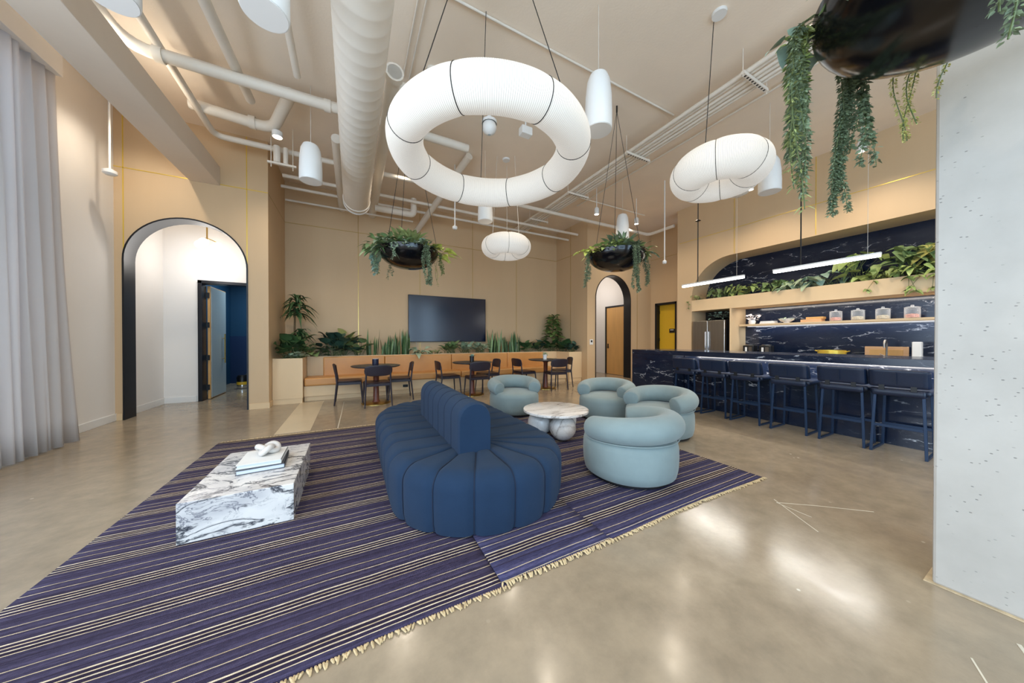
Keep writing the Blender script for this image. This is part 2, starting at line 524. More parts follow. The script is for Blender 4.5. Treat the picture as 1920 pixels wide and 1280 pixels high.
def rugmat(name, phase, dark, mid):
    """kelim stripes running across the room; they repeat every 0.283 m"""
    m, nt, b = newmat(name)
    tc = node(nt, 'ShaderNodeTexCoord')
    wv = node(nt, 'ShaderNodeTexNoise', Scale=2.2, Detail=2.0); nt.links.new(tc.outputs['Object'], wv.inputs['Vector'])
    sx = node(nt, 'ShaderNodeSeparateXYZ'); nt.links.new(tc.outputs['Object'], sx.inputs[0])
    a0 = node(nt, 'ShaderNodeMath', operation='MULTIPLY_ADD'); nt.links.new(wv.outputs['Fac'], a0.inputs[0]); a0.inputs[1].default_value = .02
    nt.links.new(sx.outputs['Y'], a0.inputs[2])
    a1 = node(nt, 'ShaderNodeMath', operation='MULTIPLY_ADD'); nt.links.new(a0.outputs[0], a1.inputs[0]); a1.inputs[1].default_value = 1 / .283; a1.inputs[2].default_value = phase
    fr = node(nt, 'ShaderNodeMath', operation='FRACT'); nt.links.new(a1.outputs[0], fr.inputs[0])
    K = lin(46, 38, 56); I = dark; J = mid; B = lin(202, 184, 152); B2 = lin(214, 198, 170)
    stops = [(0, I), (.020, B), (.038, K), (.098, B2), (.124, K), (.180, B), (.202, K), (.258, B2), (.286, I),
             (.35, K), (.365, J), (.44, I), (.490, B), (.506, I), (.56, J), (.64, I), (.680, B), (.696, J), (.78, I), (.88, K), (.895, J), (.95, I)]
    c = ramp(nt, fr.outputs[0], stops, 'CONSTANT')
    wn = node(nt, 'ShaderNodeTexNoise', Scale=90.0, Detail=3.0)
    mp = node(nt, 'ShaderNodeMapping'); mp.inputs['Scale'].default_value = (.35, 3.0, 1)
    nt.links.new(tc.outputs['Object'], mp.inputs['Vector']); nt.links.new(mp.outputs[0], wn.inputs['Vector'])
    w2 = ramp(nt, wn.outputs['Fac'], [(.3, (.62, .62, .66, 1)), (.7, (1.28, 1.26, 1.24, 1))])
    mp2 = node(nt, 'ShaderNodeMapping'); mp2.inputs['Scale'].default_value = (.12, 4.0, 1)
    sn = node(nt, 'ShaderNodeTexNoise', Scale=16.0, Detail=4.0, Roughness=.7)
    nt.links.new(tc.outputs['Object'], mp2.inputs['Vector']); nt.links.new(mp2.outputs[0], sn.inputs['Vector'])
    w3 = ramp(nt, sn.outputs['Fac'], [(.32, (.66, .60, .58, 1)), (.5, (1, 1, 1, 1)), (.68, (1.16, 1.12, 1.14, 1))])
    c2 = mix(nt, 1.0, mix(nt, 1.0, c, w2, 'MULTIPLY'), w3, 'MULTIPLY')
    nt.links.new(c2, b.inputs['Base Color'])
    b.inputs['Roughness'].default_value = .95; b.inputs['Specular IOR Level'].default_value = .15
    wvt = node(nt, 'ShaderNodeTexWave', Scale=60.0, Distortion=1.5); wvt.bands_direction = 'X'
    nt.links.new(tc.outputs['Object'], wvt.inputs['Vector'])
    bp = node(nt, 'ShaderNodeBump', Strength=.35, Distance=.004); nt.links.new(wvt.outputs['Fac'], bp.inputs['Height']); nt.links.new(bp.outputs['Normal'], b.inputs['Normal'])
    return m


M_rugA = rugmat('indigo_kelim', .01, lin(59, 53, 74), lin(69, 63, 86))
M_rugB = rugmat('blue_kelim', .52, lin(61, 60, 89), lin(73, 71, 100))
M_rugC = rugmat('blue_kelim_wide', .40, lin(59, 57, 84), lin(71, 68, 95))
M_fringe = plain('wool_fringe', lin(196, 172, 132), .95, var=.2, vscale=40)

# foliage
LEAF = {}
for nm, rgb in (('deep', (66, 96, 58)), ('mid', (120, 142, 92)), ('fresh', (150, 168, 100)), ('lime', (206, 214, 110)), ('blue', (146, 172, 156)),
                ('dark', (56, 82, 68)), ('olive', (142, 150, 94)), ('sword', (112, 136, 92)), ('silver', (170, 188, 160)), ('fig', (112, 136, 76)), ('vine', (122, 136, 106)), ('gold', (190, 186, 110))):
    LEAF[nm] = plain('leaf_' + nm, lin(*rgb), .42, var=.25, vscale=14, island=.35, spec=.45)
M_stem = plain('plant_stem', lin(92, 104, 62), .6, var=.1)
M_cane = plain('cane_bark', lin(122, 100, 70), .8, var=.2, vscale=20)

# ------------------------------------------------------------------ large structure
CEIL = 4.85
YA = 7.0      # wall with the arches
YB = 8.55     # recessed back wall


def wallbox(name, mat, *b, **kw):
    return struct(MB().box(*b).build(name, mat, smooth=0, **kw))


wallbox('floor', M_floor, -4.2, 9.4, -4.4, 12.6, -.12, 0)
wallbox('ceiling', M_ceil, -3.5, 9.3, -4.4, YB + .2, CEIL, CEIL + .12)

# left wall with its tall window opening (nearer the camera than the curtain)
lw = MB()
lw.box(-3.45, -3.25, 5.36, YA, 0, CEIL)
lw.box(-3.45, -3.25, -4.4, 5.36, 4.3, CEIL)
lw.box(-3.45, -3.25, -4.4, -3.6, 0, 4.3)
lw.box(-3.45, -3.25, -3.6, 5.36, 0, .1)
struct(lw.build('wall_left', M_wall_white, smooth=0))
wf = MB()
for k in range(8):
    y = -3.6 + 8.93 * k / 7
    wf.box(-3.40, -3.30, y - .03, y + .03, .1, 4.3)
for z in (.1, 2.6, 4.26):
    wf.box(-3.40, -3.30, -3.6, 5.36, z, z + .05)
struct(wf.build('window_1', M_black_steel, smooth=0))
# rear wall behind the camera
rw = MB()
rw.box(-3.45, -2.6, -4.4, -4.2, 0, CEIL); rw.box(5.0, 9.3, -4.4, -4.2, 0, CEIL)
rw.box(-2.6, 5.0, -4.4, -4.2, 3.8, CEIL); rw.box(-2.6, 5.0, -4.4, -4.2, 0, .25)
struct(rw.build('wall_rear', M_wall_white, smooth=0))
wf = MB()
for k in range(6):
    x = -2.6 + 7.6 * k / 5
    wf.box(x - .03, x + .03, -4.36, -4.26, .25, 3.8)
wf.box(-2.6, 5.0, -4.36, -4.26, 2.5, 2.56)
struct(wf.build('window_2', M_black_steel, smooth=0))


def arch_wall(name, x0, x1, ax0, ax1, y0, y1, ztop=CEIL, mat=None):
    r = (ax1 - ax0) / 2; cx = (ax0 + ax1) / 2; zs = 3.265 - r
    poly = [(x0, 0), (x0, ztop), (x1, ztop), (x1, 0), (ax1, 0)]
    for k in range(33):
        a = pi * k / 32
        poly.append((cx + r * cos(a), zs + r * sin(a)))
    poly.append((ax0, 0))
    w = struct(MB().prism(poly, 'y', y0, y1).build(name, mat or M_panel, smooth=30))
    # black steel lining
    out = []; inn = []
    rr = r - .022
    out = [(ax0, 0)] + [(cx - r * cos(pi * k / 32), zs + r * sin(pi * k / 32)) for k in range(33)] + [(ax1, 0)]
    inn = [(ax0 + .022, 0)] + [(cx - rr * cos(pi * k / 32), zs + rr * sin(pi * k / 32)) for k in range(33)] + [(ax1 - .022, 0)]
    mb = MB()
    n = len(out)
    vs = []
    for (a, b_) in zip(out, inn):
        vs += [(a[0], y0 - .015, a[1]), (b_[0], y0 - .015, b_[1]), (b_[0], y1 + .01, b_[1]), (a[0], y1 + .01, a[1])]
    fs = []
    for i in range(n - 1):
        for j in range(4):
            fs.append((i * 4 + j, i * 4 + (j + 1) % 4, i * 4 + 4 + (j + 1) % 4, i * 4 + 4 + j))
    fs += [(0, 1, 2, 3), tuple((n - 1) * 4 + j for j in (3, 2, 1, 0))]
    mb.add(vs, fs)
    return w, mb


w, lining = arch_wall('wall_arch_left', -3.25, -1.36, -3.164, -1.648, YA, YA + .26)
struct(lining.build('trim_1', M_black_steel, smooth=30))
w, lining = arch_wall('wall_arch_right', 6.18, 8.97, 6.49, 8.0, YA, YA + .26)
struct(lining.build('trim_2', M_black_steel, smooth=30))
wallbox('wall_side_left', M_panel, -1.56, -1.36, YA + .26, YB + .2, 0, CEIL)
wallbox('wall_back', M_panel, -1.36, 6.18, YB, YB + .2, 0, CEIL)
wallbox('wall_side_right', M_panel, 6.18, 6.38, YA + .26, YB + .2, 0, CEIL)
# wall with the yellow door
dw = MB()
dw.box(8.97, 9.17, 6.82, YA + .26, 0, CEIL); dw.box(8.97, 9.17, 5.3, 6.08, 0, CEIL); dw.box(8.97, 9.17, 6.08, 6.82, 2.44, CEIL)
struct(dw.build('wall_passage', M_panel, smooth=0))

# bar wall: one deep panel with a round-cornered recess
poly = [(5.46, 0), (5.46, CEIL), (-4.3, CEIL), (-4.3, 3.30), (4.10, 3.30)]
for k in range(1, 17):
    a = pi / 2 - (pi / 2) * k / 16
    poly.append((4.10 + .95 * cos(a), 2.35 + .95 * sin(a)))
poly.append((5.05, 0))
struct(MB().prism(poly, 'x', 8.1, 8.76).build('wall_bar', M_panel, smooth=30))
wallbox('wall_bar_back', M_nero, 8.755, 8.97, -4.3, 5.3, 0, 3.6)
wallbox('wall_niche_divider', M_panel_light, 8.10, 8.755, 4.08, 4.115, 0, 2.02)
wallbox('wall_niche_back', M_black, 8.74, 8.756, 4.115, 5.05, 0, 2.02)
wallbox('ledge_planter_box', M_panel_light, 8.10, 8.755, -4.2, 5.05, 2.01, 2.30)['kind'] = 'structure'

# hall behind the left arch
hl = MB()
hl.box(-3.47, -3.27, YA + .26, 8.57, 0, 3.6)
hl.box(-3.27, -2.74, 8.42, 8.57, 0, 3.6); hl.box(-2.74, -1.75, 8.42, 8.57, 2.42, 3.6); hl.box(-1.75, -1.56, 8.42, 8.57, 0, 3.6)
hl.box(-1.66, -1.56, YA + .26, 8.42, 0, 3.6)
struct(hl.build('wall_hall_left', M_wall_white, smooth=0))
wallbox('ceiling_hall_left', M_wall_white, -3.47, -1.56, YA + .2, 8.57, 3.6, 3.7)
# dark room beyond it
rm = MB()
rm.box(-3.2, -3.1, 8.57, 11.6, 0, 3.0); rm.box(-1.2, -1.1, 8.57, 11.6, 0, 3.0); rm.box(-3.2, -1.1, 11.5, 11.6, 0, 3.0)
struct(rm.build('wall_dark_room', M_navy_wall, smooth=0))
wallbox('ceiling_dark_room', M_wall_white, -3.2, -1.1, 8.57, 11.6, 3.0, 3.1)
wallbox('trim_3', M_navy_wall2, -3.1, -1.2, 11.44, 11.5, 0, 1.35)
# hall behind the right arch
hr = MB()
hr.box(6.38, 8.5, 9.7, 9.85, 0, 3.6); hr.box(8.33, 8.5, YA + .26, 9.7, 0, 3.6); hr.box(6.30, 6.40, YB + .2, 9.85, 0, 3.6)
struct(hr.build('wall_hall_right', M_wall_white, smooth=0))
wallbox('ceiling_hall_right', M_wall_white, 6.30, 8.5, YA + .26, 9.85, 3.6, 3.7)
wallbox('wall_passage_end', M_panel, 9.17, 9.3, 5.3, YA + .2, 0, CEIL)

# baseboards
struct(MB().box(-3.25, -3.232, 4.9, YA, 0, .11).build('baseboard_left', M_white, smooth=0, bevel=.004))
struct(MB().box(-3.27, -3.255, YA + .27, 8.42, 0, .11).box(-3.27, -2.80, 8.405, 8.42, 0, .11).build('baseboard_hall', M_white, smooth=0))
b1 = MB(); b1.box(-3.25, -3.17, YA - .012, YA, 0, .1); b1.box(-1.64, -1.348, YA - .012, YA, 0, .1); b1.box(-1.36, -1.348, YA, 7.26, 0, .1)
struct(b1.build('baseboard_arch', M_panel_light, smooth=0))

# brass inlay lines in the wood panels
inl = MB()
e = .004
for x in (-3.15, -1.66):
    inl.box(x - .006, x + .006, YA - e, YA + .002, 2.6 if x < -2 else 2.6, CEIL)
inl.box(-3.25, -1.36, YA - e, YA + .002, 3.914, 3.926)
struct(inl.build('trim_4', M_brass, smooth=0))
inl = MB()
for x in (.129, 1.63, 3.15, 4.62):
    inl.box(x - .005, x + .005, YB - e, YB + .002, .9, CEIL)
inl.box(-1.36, 6.18, YB - e, YB + .002, 3.915, 3.925)
struct(inl.build('trim_5', M_brass_dull, smooth=0))
inl = MB()
inl.box(-1.362, -1.36 + e, YA, YB, 3.915, 3.925); inl.box(6.18 - e, 6.182, YA, YB, 3.915, 3.925)
inl.box(6.18 - e, 6.182, 7.78, 7.79, .9, CEIL)
inl.box(8.97 - e, 8.972, 5.46, YA, 3.915, 3.925)
inl.box(8.30, 8.31, YA - e, YA + .002, 0, CEIL)
struct(inl.build('trim_6', M_brass_dull, smooth=0))
inl = MB()
for y in (4.02, 2.57, 1.12, 5.40):
    inl.box(8.1 - e, 8.102, y - .005, y + .005, 3.32 if y < 5 else 0.0, CEIL if y < 5 else .01)
inl.box(8.1 - e, 8.102, -4.2, 5.40, 3.915, 3.925)
struct(inl.build('trim_7', M_brass, smooth=0))

# ceiling drop beam, curtain header and concrete column
struct(MB().box(-2.405, -2.015, -4.3, YA, 3.90, 4.22).build('ceiling_beam', M_beam, smooth=0, bevel=.006))
struct(MB().box(-3.25, -2.95, -4.3, 5.53, 4.27, CEIL).build('trim_8', M_wall_white, smooth=0, bevel=.004))
struct(MB().box(2.64, 3.25, -.30, .385, 0, CEIL).build('column', M_concrete, smooth=0, bevel=.012))
struct(MB().box(2.622, 3.27, -.32, .41, 0, .005).build('trim_9', plain('old_mortar', lin(186, 166, 134), .8, var=.25, vscale=18), smooth=0, bevel=.002))
# floor repairs: a paler poured strip, a filled joint and cracks
struct(MB().box(-.92, -.52, 5.0, 7.26, 0, .0012).build('floor_patch', plain('pale_screed', lin(206, 188, 158), .3, var=.05, vscale=3), smooth=0))
ck = MB()


def line_on_floor(pts, w):
    for a, b_ in zip(pts[:-1], pts[1:]):
        ck.bar((a[0], a[1], .0006), (b_[0], b_[1], .0006), w, .0012)


line_on_floor([(-.16, 7.0), (-.17, 6.0), (-.19, 4.95)], .012)
line_on_floor([(2.92, 1.16), (2.68, .83)], .006)
line_on_floor([(2.88, 1.13), (3.10, .96), (3.35, .74)], .005)
line_on_floor([(2.88, 1.13), (2.86, .92)], .004)
line_on_floor([(2.15, .22), (1.85, .10), (1.72, .02)], .006)
line_on_floor([(2.42, .14), (2.16, .045), (2.02, -.01)], .012)
struct(ck.build('floor_crack', plain('joint_filler', lin(206, 196, 176), .5), smooth=0))

# ------------------------------------------------------------------ doors
fr = MB()
fr.box(-2.76, -2.70, 8.49, 8.72, 0, 2.45); fr.box(-1.80, -1.74, 8.49, 8.72, 0, 2.45); fr.box(-2.76, -1.74, 8.49, 8.72, 2.39, 2.45)
d1 = struct(fr.build('door_1', M_black_steel, smooth=0, bevel=.003))
d1.location.y = -.13
leafo = MB().box(-2.69, -2.648, 8.74, 9.62, .01, 2.37).build('door_leaf', M_wood_door, d1, smooth=0, bevel=.003)
MB().box(-2.647, -2.640, 8.78, 9.60, .03, 2.35).build('glass_panel', M_frost, d1, smooth=0)
hd = MB(); hd.tube([(-2.60, 9.40, .72), (-2.60, 9.40, 1.38)], .012, 10)
for z in (.82, 1.28): hd.tube([(-2.60, 9.40, z), (-2.645, 9.40, z)], .008, 8)
hd.build('pull_handle', M_brass_dull, d1)
for z in (.2, .82, 1.5, 2.12):
    MB().box(-2.70, -2.655, 8.70, 8.75, z, z + .11).build('hinge', M_black, d1, smooth=0)

fr = MB()
fr.box(8.27, 8.34, 7.36, 7.42, 0, 2.46); fr.box(8.27, 8.34, 8.34, 8.40, 0, 2.46); fr.box(8.27, 8.34, 7.36, 8.40, 2.40, 2.46)
d2 = struct(fr.build('door_2', M_black_steel, smooth=0, bevel=.003))
MB().box(8.285, 8.33, 7.425, 8.335, .01, 2.40).build('door_leaf', M_wood_door, d2, smooth=0, bevel=.002)
hb = MB(); hb.box(8.275, 8.285, 8.24, 8.29, .93, 1.10); hb.tube([(8.275, 8.265, .98), (8.235, 8.265, .98), (8.235, 8.17, .98)], .009, 8)
hb.build('lever_handle', M_black, d2)

fr = MB()
fr.box(8.955, 9.2, 6.76, 6.83, 0, 2.45); fr.box(8.955, 9.2, 6.07, 6.12, 0, 2.45); fr.box(8.955, 9.2, 6.07, 6.83, 2.38, 2.45)
d3 = struct(fr.build('door_3', M_black_steel, smooth=0, bevel=.003))
MB().box(9.10, 9.15, 6.125, 6.755, .01, 2.38).build('door_leaf', M_yellow, d3, smooth=0)
MB().box(9.088, 9.10, 6.22, 6.40, 1.47, 1.60).build('door_sign', M_black, d3, smooth=0)
sg = MB()
for k in range(4): sg.box(9.085, 9.088, 6.25 + .03 * k, 6.272 + .03 * k, 1.55, 1.575)
sg.build('sign_lettering', M_white, d3, smooth=0)
for z in (.25, 1.2, 2.1):
    MB().box(9.07, 9.11, 6.745, 6.775, z, z + .1).build('hinge', M_black, d3, smooth=0)

# ------------------------------------------------------------------ rugs
def rug(name, label, x0, x1, y0, y1, z, mat, amp=.0):
    root = thing(name, label, 'rug', (0, 0, 0), 0, 'striped kelim rugs in the lounge')
    nx = max(6, int((x1 - x0) / .08)); ny = int((y1 - y0) / .08)
    P = []
    for i in range(nx + 1):
        x = x0 + (x1 - x0) * i / nx
        P.append([(x, y0 + (y1 - y0) * j / ny + .012 * sin(x * 3.1 + 1.3 * z * 100) * (1 if j in (0,) else 0),
                   z + amp * max(0, sin(x * 2.3 + y0 + (y1 - y0) * j / ny * 1.1)) ** 6) for j in range(ny + 1)])
    mb = MB(); mb.grid(P)
    o = mb.build('woven_field', mat, root, solid=.006)
    fm = MB()
    for yy, sgn in ((y0, -1), (y1, 1)):
        k = int((x1 - x0) / .013)
        for i in range(k):
            x = x0 + (x1 - x0) * (i + .5) / k
            l = random.uniform(.018, .034); dx = random.uniform(-.018, .018)
            ya = yy + (.012 * sin(x * 3.1 + 1.3 * z * 100) if sgn < 0 else 0)
            fm.tube([(x, ya, z), (x + dx * .5, ya + sgn * l * .5, z + .004), (x + dx, ya + sgn * l, .004)], [.0045, .006, .0035], 5)
    f = fm.build('fringe', M_fringe, root)
    f['kind'] = 'stuff'
    return root


rug('striped_rug', 'dark indigo striped kelim rug under the marble block table', -1.43, .70, 1.37, 4.88, .004, M_rugA, .004)
rug('striped_rug', 'short bright blue striped rug piece lapped over, under the near end of the navy sofa', .67, 1.42, 1.40, 4.86, .011, M_rugB, .003)
rug('striped_rug', 'blue striped kelim rug under the teal armchairs and round table', 1.40, 3.28, 1.40, 4.87, .006, M_rugC, .003)

# ------------------------------------------------------------------ marble block table, books, knot
tag(MB().box(-.947, -.363, 2.557, 3.487, .009, .26).build('block_coffee_table', M_block, smooth=0, bevel=.004),
    'low rectangular block coffee table of white marble with dark veins', 'coffee table')


def book(label, x, y, z, w, d, h, rot, cover):
    t = thing('coffee_table_book', label, 'book', (x, y, z), rot, 'books stacked on the marble block')
    MB().box(-w / 2, w / 2, -d / 2, d / 2, 0, .004).box(-w / 2, w / 2, -d / 2, d / 2, h - .004, h).box(w / 2 - .004, w / 2, -d / 2, d / 2, 0, h).build('cover', cover, t, smooth=0)
    MB().box(-w / 2 + .006, w / 2 - .004, -d / 2 + .006, d / 2 - .006, .004, h - .004).build('page_block', M_pages, t, smooth=0)


book('grey edged book lying directly on the marble block table', -.625, 3.06, .261, .29, .34, .034, radians(4), M_book_grey)
book('white covered book on top, under the ceramic knot', -.63, 3.07, .296, .27, .32, .030, radians(1), M_book_white)
kn = MB()
K = []
for i in range(96):
    t = 2 * pi * i / 96
    K.append((.030 * (sin(t) + 2 * sin(2 * t)) * .8, .030 * (cos(t) - 2 * cos(2 * t)) * .8, .043 + .022 * -sin(3 * t)))
kn.tube(K, .021, 14, closed=True)
ko = kn.build('knot_ornament', M_ceramic)
ko.location = (-.615, 3.11, .326)
tag(ko, 'white ceramic knot ornament sitting on the stacked books', 'ornament')

# ------------------------------------------------------------------ navy sofa
def make_sofa():
    cx, y0, y1, R = .93, 1.72, 4.45, .70
    root = thing('island_sofa', 'long navy blue oval sofa with channel tufting and central back roll', 'sofa', (0, 0, 0))
    ya, yb = y0 + R, y1 - R
    segL = yb - ya
    nst = 5; nend = 8
    ctrl = []       # (spine point, normal, seam parameter)
    sub = 12
    per = []
    for k in range(nend * sub):      # near end: from left side round to the right side
        a = pi + pi * k / (nend * sub)
        per.append(((cx, ya), (cos(a), sin(a)), (k % sub) / sub))
    for k in range(nst * sub):
        per.append(((cx, ya + segL * k / (nst * sub)), (1, 0), (k % sub) / sub))
    for k in range(nend * sub):
        a = pi * k / (nend * sub)
        per.append(((cx, yb), (cos(a), sin(a)), (k % sub) / sub))
    for k in range(nst * sub):
        per.append(((cx, yb - segL * k / (nst * sub)), (-1, 0), (k % sub) / sub))
    H = .41; rr = .12
    prof = [(.02, H, 0, 1), (.2, H, 0, 1), (.38, H, 0, 1), (R - rr - .02, H, 0, 1)]
    for k in range(1, 8):
        a = pi / 2 * k / 8
        prof.append((R - rr + rr * sin(a), H - rr + rr * cos(a), sin(a), cos(a)))
    prof += [(R, H - rr, 1, 0), (R, .2, 1, 0), (R - .006, .08, 1, 0), (R - .02, .022, 1, -.3)]
    mb = MB(); n = len(prof); N = len(per)
    vs = []
    for (sp, nn, f) in per:
        g = 1 - abs(2 * f - 1) ** 5
        for i, (rho, z, nr, nz) in enumerate(prof):
            q = min(1, rho / .35)
            h = (-.016 + .022 * g) * q
            vs.append((sp[0] + nn[0] * (rho + nr * h), sp[1] + nn[1] * (rho + nr * h), z + nz * h))
    for k in range(N):
        k2 = (k + 1) % N
        seam = (k % sub == 0) or (k % sub == sub - 1)
        for i in range(n - 1):
            mb.f.append((k * n + i, k2 * n + i, k2 * n + i + 1, k * n + i + 1))
            mb.m.append(0)
    mb.v = vs
    mb.build('tufted_seat', M_blue, root, smooth=80)
    sm = MB()
    for k in range(0, N, sub):
        pts = []
        sp, nn, f = per[k]
        for (rho, z, nr, nz) in prof[1:]:
            q = min(1, rho / .35); h = -.012 * q
            pts.append((sp[0] + nn[0] * (rho + nr * h), sp[1] + nn[1] * (rho + nr * h), z + nz * h))
        sm.tube(pts, .0045, 5)
    o = sm.build('seam_piping', M_blue_seam, root); o['kind'] = 'stuff'
    # recessed plinth
    pl = MB(); pts = []
    for (sp, nn, f) in per[::4]: pts.append((sp[0] + nn[0] * (R - .07), sp[1] + nn[1] * (R - .07)))
    pl.prism(pts, 'z', .012, .05); pl.build('plinth', M_black, root, smooth=0)
    # back roll
    x0, x1, bz = .685, .945, .39
    w = (x1 - x0) / 2; bx = (x0 + x1) / 2; top = .78
    by0, by1, ns = 2.15, 3.58, 7
    sec = [(-w, bz), (-w, .5), (-w, top - w)]
    for k in range(1, 12):
        a = pi - pi * k / 12
        sec.append((w * cos(a), top - w + w * sin(a)))
    sec += [(w, top - w), (w, .5), (w, bz)]
    rings = []
    S = ns * 12
    for k in range(S + 1):
        y = by0 + (by1 - by0) * k / S
        f = (k % 12) / 12
        g = 1 - abs(2 * f - 1) ** 5
        end = min(k, S - k) / 12
        sc = 1 - .018 * (1 - g)
        if k in (0, S): sc = .93
        if k in (1, S - 1): sc = .975
        rings.append([(bx + px * sc, y, bz + (pz - bz) * (1 - (1 - sc) * .55)) for px, pz in sec])
    bm_ = MB(); m_ = len(sec)
    bm_.grid(rings)
    bm_.add(rings[0], [tuple(range(m_))]); bm_.add(rings[-1], [tuple(range(m_))])
    bm_.build('back_roll', M_blue, root, smooth=50)
    sm = MB()
    for k in range(1, ns):
        y = by0 + (by1 - by0) * k / ns
        sm.tube([(bx + px * .984, y, bz + (pz - bz) * .992) for px, pz in sec], .0035, 5)
    o = sm.build('seam_piping', M_blue_seam, root); o['kind'] = 'stuff'
    return root


sofa = make_sofa()

# ------------------------------------------------------------------ round table and armchairs
rt = thing('round_coffee_table', 'low round white marble table on three marble ball feet', 'coffee table', (2.33, 3.24, 0))
MB().lathe([(.001, .325), (.40, .325), (.418, .332), (.42, .345), (.416, .358), (.405, .362), (.001, .362)], 64).build('tabletop', M_round, rt, smooth=40)
for a in (-100, 140, 20):
    MB().ball((.20 * cos(radians(a)), .20 * sin(radians(a)), .170), .163, 28, 16, .97).build('ball_foot', M_round, rt)


def make_armchair(label, loc, rotz):
    """opens towards local +Y"""
    t = thing('barrel_armchair', label, 'armchair', loc, rotz, 'teal velvet barrel armchairs')
    prof = [(.40, .03), (.43, .05), (.445, .12), (.45, .22), (.447, .32), (.435, .37), (.40, .395), (.30, .41), (.001, .42)]
    MB().lathe(prof, 48, cap0=True).build('drum_seat', M_teal, t, smooth=60)
    MB().lathe([(.39, .006), (.39, .03)], 40, cap0=True, cap1=True).build('swivel_base', M_black, t, smooth=40)
    rb = MB()
    pts = []; rs = []
    rc = .375
    A0, A1 = radians(90 + 62), radians(90 + 360 - 62)
    n = 40
    for k in range(n + 1):
        f = k / n; a = A0 + (A1 - A0) * f
        back = sin(pi * f)
        z = .475 + .055 * back ** .8
        pts.append((rc * cos(a), rc * sin(a), z)); rs.append(.112 + .014 * back)
    # rounded shoulders at the ends
    d0 = Vector(pts[0]) - Vector(pts[1]); d0.normalize(); d1 = Vector(pts[-1]) - Vector(pts[-2]); d1.normalize()
    pts = [tuple(Vector(pts[0]) + d0 * .025)] + [tuple(Vector(pts[0]) + d0 * .018)] + pts + [tuple(Vector(pts[-1]) + d1 * .018)] + [tuple(Vector(pts[-1]) + d1 * .025)]
    rs = [rs[0] * .86, rs[0] * .96] + rs + [rs[-1] * .96, rs[-1] * .86]
    rb.tube(pts, rs, 24)
    ro = rb.build('rolled_back', M_teal, t, smooth=50)
    pc = MB()
    for k0, k1 in ((0, 1),):
        pp = []
        for k in range(n + 1):
            f = k / n; a = A0 + (A1 - A0) * f
            back = sin(pi * f)
            pp.append(((.452) * cos(a), (.452) * sin(a), .385 + .02 * back))
        pc.tube(pp, .005, 6)
    pc.build('welt', M_teal, t)
    t.scale = (.93, .93, .92)
    return t


ac = make_armchair('pale teal barrel armchair nearest the camera, its back turned, right of the navy sofa', (2.30, 2.03, .010), radians(12))
dup(ac, (2.45, 4.61, .010), radians(168), 'pale teal barrel armchair just beyond the round table, facing the camera', None)
dup(ac, (3.62, 3.66, 0), radians(118), 'teal barrel armchair farthest right, partly behind the one near the bar stools', None)
dup(ac, (3.62, 2.70, 0), radians(98), 'teal barrel armchair between the nearest armchair and the bar stools', None)

# ------------------------------------------------------------------ banquette with planters
pb = thing('banquette_bench', 'long tan leather banquette bench with pale wood base along the back wall', 'bench', (0, 0, 0))
MB().box(-.87, 5.69, 7.36, 7.90, .10, .31).box(-.87, 5.69, 7.40, 7.90, 0, .098).build('bench_base', M_panel_light, pb, smooth=0, bevel=.003)
MB().box(-.87, 5.69, 7.86, 7.90, .3, .885).build('back_board', M_panel_light, pb, smooth=0)
sx = [-.865, 2.40, 5.12]
for a, b_ in zip(sx[:-1], sx[1:]):
    MB().box(a + .004, b_ - .004, 7.30, 7.80, .315, .475).build('seat_cushion', M_leather, pb, smooth=40, bevel=.03, seg=4)
bx_ = [-.57, .67, 2.28, 3.90, 5.12]
for a, b_ in zip(bx_[:-1], bx_[1:]):
    MB().box(a + .004, b_ - .004, 7.74, 7.86, .44, .872).build('back_cushion', M_leather, pb, smooth=40, bevel=.025, seg=4)
MB().box(1.02, 1.13, 7.352, 7.36, .16, .22).build('power_socket', M_black, pb, smooth=0)


def planter(name, label, x0, x1, y0, y1, h):
    t = thing(name, label, 'planter', (0, 0, 0))
    mb = MB(); w = .03
    mb.box(x0, x1, y0, y0 + w, .10, h); mb.box(x0, x1, y1 - w, y1, .10, h); mb.box(x0, x0 + w, y0 + w, y1 - w, .10, h); mb.box(x1 - w, x1, y0 + w, y1 - w, .10, h)
    mb.build('planter_box', M_panel_light, t, smooth=0, bevel=.002)
    MB().box(x0 + .008, x1 - .008, y0 + .01, y1 - .01, 0, .098).build('kick_base', M_panel_light, t, smooth=0)
    MB().box(x0 + w, x1 - w, y0 + w, y1 - w, h - .10, h - .035).build('soil', M_soil, t, smooth=0)
    return t


planter('planter_box', 'pale wood planter box at the left end of the bench', -1.355, -.875, 7.24, 8.545, .885)
planter('planter_box', 'pale wood planter box at the right end of the bench', 5.695, 6.175, 7.24, 8.545, .885)
planter('planter_trough', 'long wood planter trough running behind the tan leather bench', -.87, 5.69, 7.905, 8.545, .885)

# ------------------------------------------------------------------ plants
def plant(name, label, cat='plant', group=None):
    return thing(name, label, cat, (0, 0, 0), 0, group)


